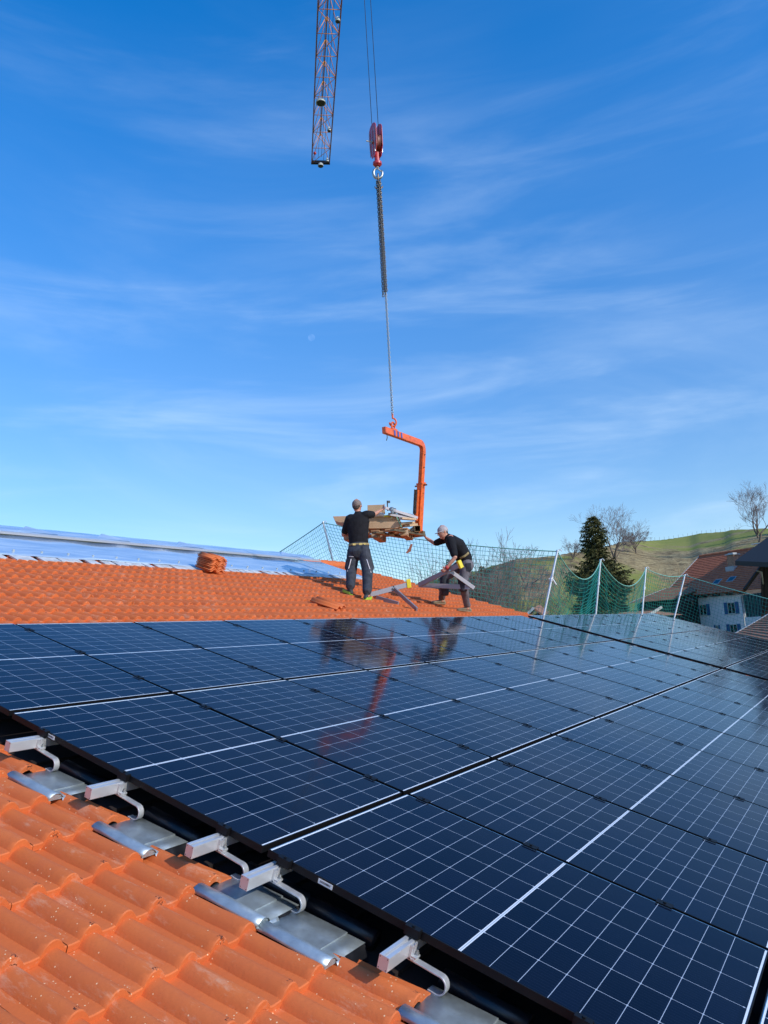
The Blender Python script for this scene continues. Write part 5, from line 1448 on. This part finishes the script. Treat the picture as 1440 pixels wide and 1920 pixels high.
bare_tree('bare_tree','small leaning bare tree on the skyline left of the first net pole',tg(990,118)+Vector((0,0,-.2)),topH(990,118,1009,-.2),.7,22,.16,levels=6,twigr=.016,nk=2,lean=Vector((.3,-.5,0)),group=G_)
bare_tree('bare_tree','large bare tree on the skyline at the right edge of the view',tg(1440,165)+Vector((0,0,-1.2)),topH(1440,165,893,-1.2),.55,31,.26,levels=7,twigr=.017,nk=2,group=G_)
bare_tree('bare_tree','low spreading bare fruit tree just behind the red farmhouse roof',tg(1296,98)+Vector((0,0,-.3)),topH(1296,98,1030,-.3),.85,41,.12,M['twig2'],levels=6,twigr=.014,nk=2,group=G_)
rs_=[(1268,105,1.3),(1240,110,1.6),(1215,112,1.9),(1190,118,2.2),(1175,125,2.8),(1200,128,1.6),(1228,122,1.5),(905,80,1.8),(925,78,1.3),(880,82,1.7),(968,84,1.2),(1000,86,1.1),(1030,80,1.1),(1155,120,2.6),(1385,150,1.4),(1365,152,1.2),(1405,140,1.7),(1425,135,2.0)]
sh0=[]
def bushname(i): 
    x=rs_[i][0]
    return x
names=['on the slope just above the farmhouse verge','on the slope between farmhouse and spruce','on the brown slope right of the spruce','at the right foot of the big spruce crown','directly right of the spruce','high on the brown bank right of the spruce','mid bank above the low barn','left of the double stemmed bare tree','at the foot of the double stemmed bare tree','nearest the bending man','right of the double stemmed bare tree','left of the leftmost net pole of the row','just behind the leftmost net pole of the row','behind the spruce on its right side','on the skyline bank above the farmhouse, right one','on the skyline bank above the farmhouse, left one','on the dark bank above the farmhouse ridge','on the dark bank at the right edge']
for i,(x,d,h_) in enumerate(rs_):
    bare_tree('shrub','tangled brown leafless shrub %s'%names[i],tg(x,d)+Vector((0,0,-.15)),h_,.9,60+i,.03,M['twig2'],levels=5,twigr=.016,bush=True,nk=2,group='leafless shrubs on the hillside',cat='shrub')
def conifer(label,base,H,rad,seed,dens=1.0,name='spruce',group=None):
    rnd=random.Random(seed); root=empty(name,base,label,'conifer',group)
    t=MB(); t.tube([(0,0,0),(0,0,H*.5),(0,0,H*.98)],[H*.018,H*.012,.02],8); t.build('trunk',M['bark'],root,smooth=True)
    c=MB(); nl=int(46*dens*H/16)+10
    for i in range(nl):
        f_=i/nl; z=H*(.06+.92*f_); prof=(1-f_)**.75*(.75+.25*math.sin(f_*17+seed))
        nb=int(10+9*(1-f_))
        for b_ in range(nb):
            a=rnd.uniform(0,6.283); Lb=rad*prof*rnd.uniform(.55,1.12)+.15
            if Lb<.12: continue
            dr=Vector((math.cos(a),math.sin(a),0)); sd=Vector((-dr.y,dr.x,0))
            ns=max(3,int(Lb/.20)); p=Vector((0,0,z+rnd.uniform(-.15,.15)))
            sl=rnd.uniform(-.35,.10)
            for k in range(ns):
                t_=(k+1)/ns; q=Vector((0,0,p.z))+dr*Lb*t_+Vector((0,0,Lb*t_*sl+.20*Lb*t_*t_))
                for m_ in range(4 if t_>.35 else 1):
                    ww=rnd.uniform(.10,.22); ll=rnd.uniform(.18,.42)
                    dd=(dr*rnd.uniform(.1,.9)+sd*rnd.uniform(-1,1)+Vector((0,0,rnd.uniform(-.9,.25)))).normalized()
                    s2=dd.cross(Vector((rnd.uniform(-1,1),rnd.uniform(-1,1),rnd.uniform(-1,1)))).normalized()
                    o_=q+sd*rnd.uniform(-.22,.22)*Lb*.5
                    c.add([o_-s2*ww*.35,o_+s2*ww*.35,o_+dd*ll+s2*ww*.1,o_+dd*ll-s2*ww*.1],[(0,1,2,3)])
    c.build('crown',M['needles'],root); return root
def mat_leaf(name,c1,c2,scale):
    m_,nt,N,L,b=nodes(name); t=N.new('ShaderNodeTexCoord'); n=N.new('ShaderNodeTexNoise'); n.inputs['Scale'].default_value=scale; n.inputs['Detail'].default_value=3; L.new(t.outputs['Object'],n.inputs['Vector'])
    r=N.new('ShaderNodeMapRange'); r.inputs[1].default_value=.35; r.inputs[2].default_value=.65; L.new(n.outputs[0],r.inputs[0])
    L.new(mixrgb(N,L,r.outputs[0],c1,c2),b.inputs['Base Color']); b.inputs['Roughness'].default_value=.75; b.inputs['Specular IOR Level'].default_value=.2
    return m_
M['needles']=mat_leaf('spruce_needles',(.040,.048,.016),(.110,.105,.036),1.6)
sb=tg(1130,78)
conifer('big dark green spruce rising behind the sagging green net',sb,(CW.z+ (1174-962)/F*78)-sb.z,5.6,5,2.0)
conifer('smaller conifer low behind the net, right foot of the big spruce',tg(1168,70),8.2,2.4,8,.9,group='lower conifers behind the net')
conifer('smaller conifer low behind the net, left foot of the big spruce',tg(1097,66),7.0,2.0,9,.9,group='lower conifers behind the net')
cn=['leftmost','second from the left','third from the left','middle','fifth from the left','rightmost']
for i,(x,d,h_) in enumerate(((838,150,7),(850,150,8.5),(872,118,7.6),(888,112,8.2),(900,112,7.8),(912,115,8.4))):
    conifer('dark conifer in the distant row behind the bending man, %s'%cn[i],tg(x,d)+Vector((0,0,-1.5)),h_,2.2,20+i,.5,group='distant row of conifers')
for i,(x,d,h_) in enumerate(((800,240,7),(812,240,9),(824,235,8))):
    conifer('tiny dark conifer just above the tiles near the carried bracket, %s of three'%['leftmost','middle','rightmost'][i],tg(x,d)+Vector((0,0,-3)),h_,2.4,40+i,.4,group='tiny far conifers')
# trees that stand right of the view and throw their shadow across the meadow
for i,(x,d) in enumerate(((1560,170),(1640,160),(1720,165))):
    conifer('tall conifer on the slope right of the view, %s one'%ORD[i],tg(x,d),14+i,3.6,50+i,.7,group='conifers right of the view')
# pasture fence on the skyline
m_f=empty('pasture_fence',tg(1330,240),'thin wire pasture fence along the hill skyline','fence')
fo=m_f.location
m1=MB()
for x in range(1200,1400,9):
    d=interp(math.atan2(ray(x,yh(x)).y,ray(x,yh(x)).x))[1]*.99/ (math.hypot(ray(x,yh(x)).x,ray(x,yh(x)).y)); p=tg(x,d)-fo; m1.tube([p,p+Vector((0,0,.95))],.035,4)
m1.build('posts',M['bark'],m_f)
# the daytime moon
mp_=CW+ray(584,633).normalized()*4200
m1=MB(); m1.ball((0,0,0),18,nu=24,nv=16); o=m1.build('moon',None,smooth=True); o.location=mp_
mm,nt,N,L,b=nodes('pale_day_moon'); out=[n for n in N if n.type=='OUTPUT_MATERIAL'][0]
e=N.new('ShaderNodeEmission'); tr=N.new('ShaderNodeBsdfTransparent'); ad=N.new('ShaderNodeAddShader'); t=N.new('ShaderNodeTexCoord')
nrm=N.new('ShaderNodeNewGeometry'); dt=N.new('ShaderNodeVectorMath'); dt.operation='DOT_PRODUCT'; L.new(nrm.outputs['Normal'],dt.inputs[0]); dt.inputs[1].default_value=tuple((CR*.8-CD*.35-CF*.3).normalized())
nn=N.new('ShaderNodeTexNoise'); nn.inputs['Scale'].default_value=.06; L.new(t.outputs['Object'],nn.inputs['Vector'])
st_=mth(N,L,'MULTIPLY',mth(N,L,'MAXIMUM',dt.outputs['Value'],0),mth(N,L,'MULTIPLY',nn.outputs[0],.12))
L.new(st_,e.inputs['Strength']); e.inputs['Color'].default_value=(.85,.9,1,1); L.new(e.outputs[0],ad.inputs[0]); L.new(tr.outputs[0],ad.inputs[1]); L.new(ad.outputs[0],out.inputs['Surface'])
o.data.materials.append(mm); tag(o,'faint pale half moon in the blue sky left of the chain','moon'); o.visible_shadow=True
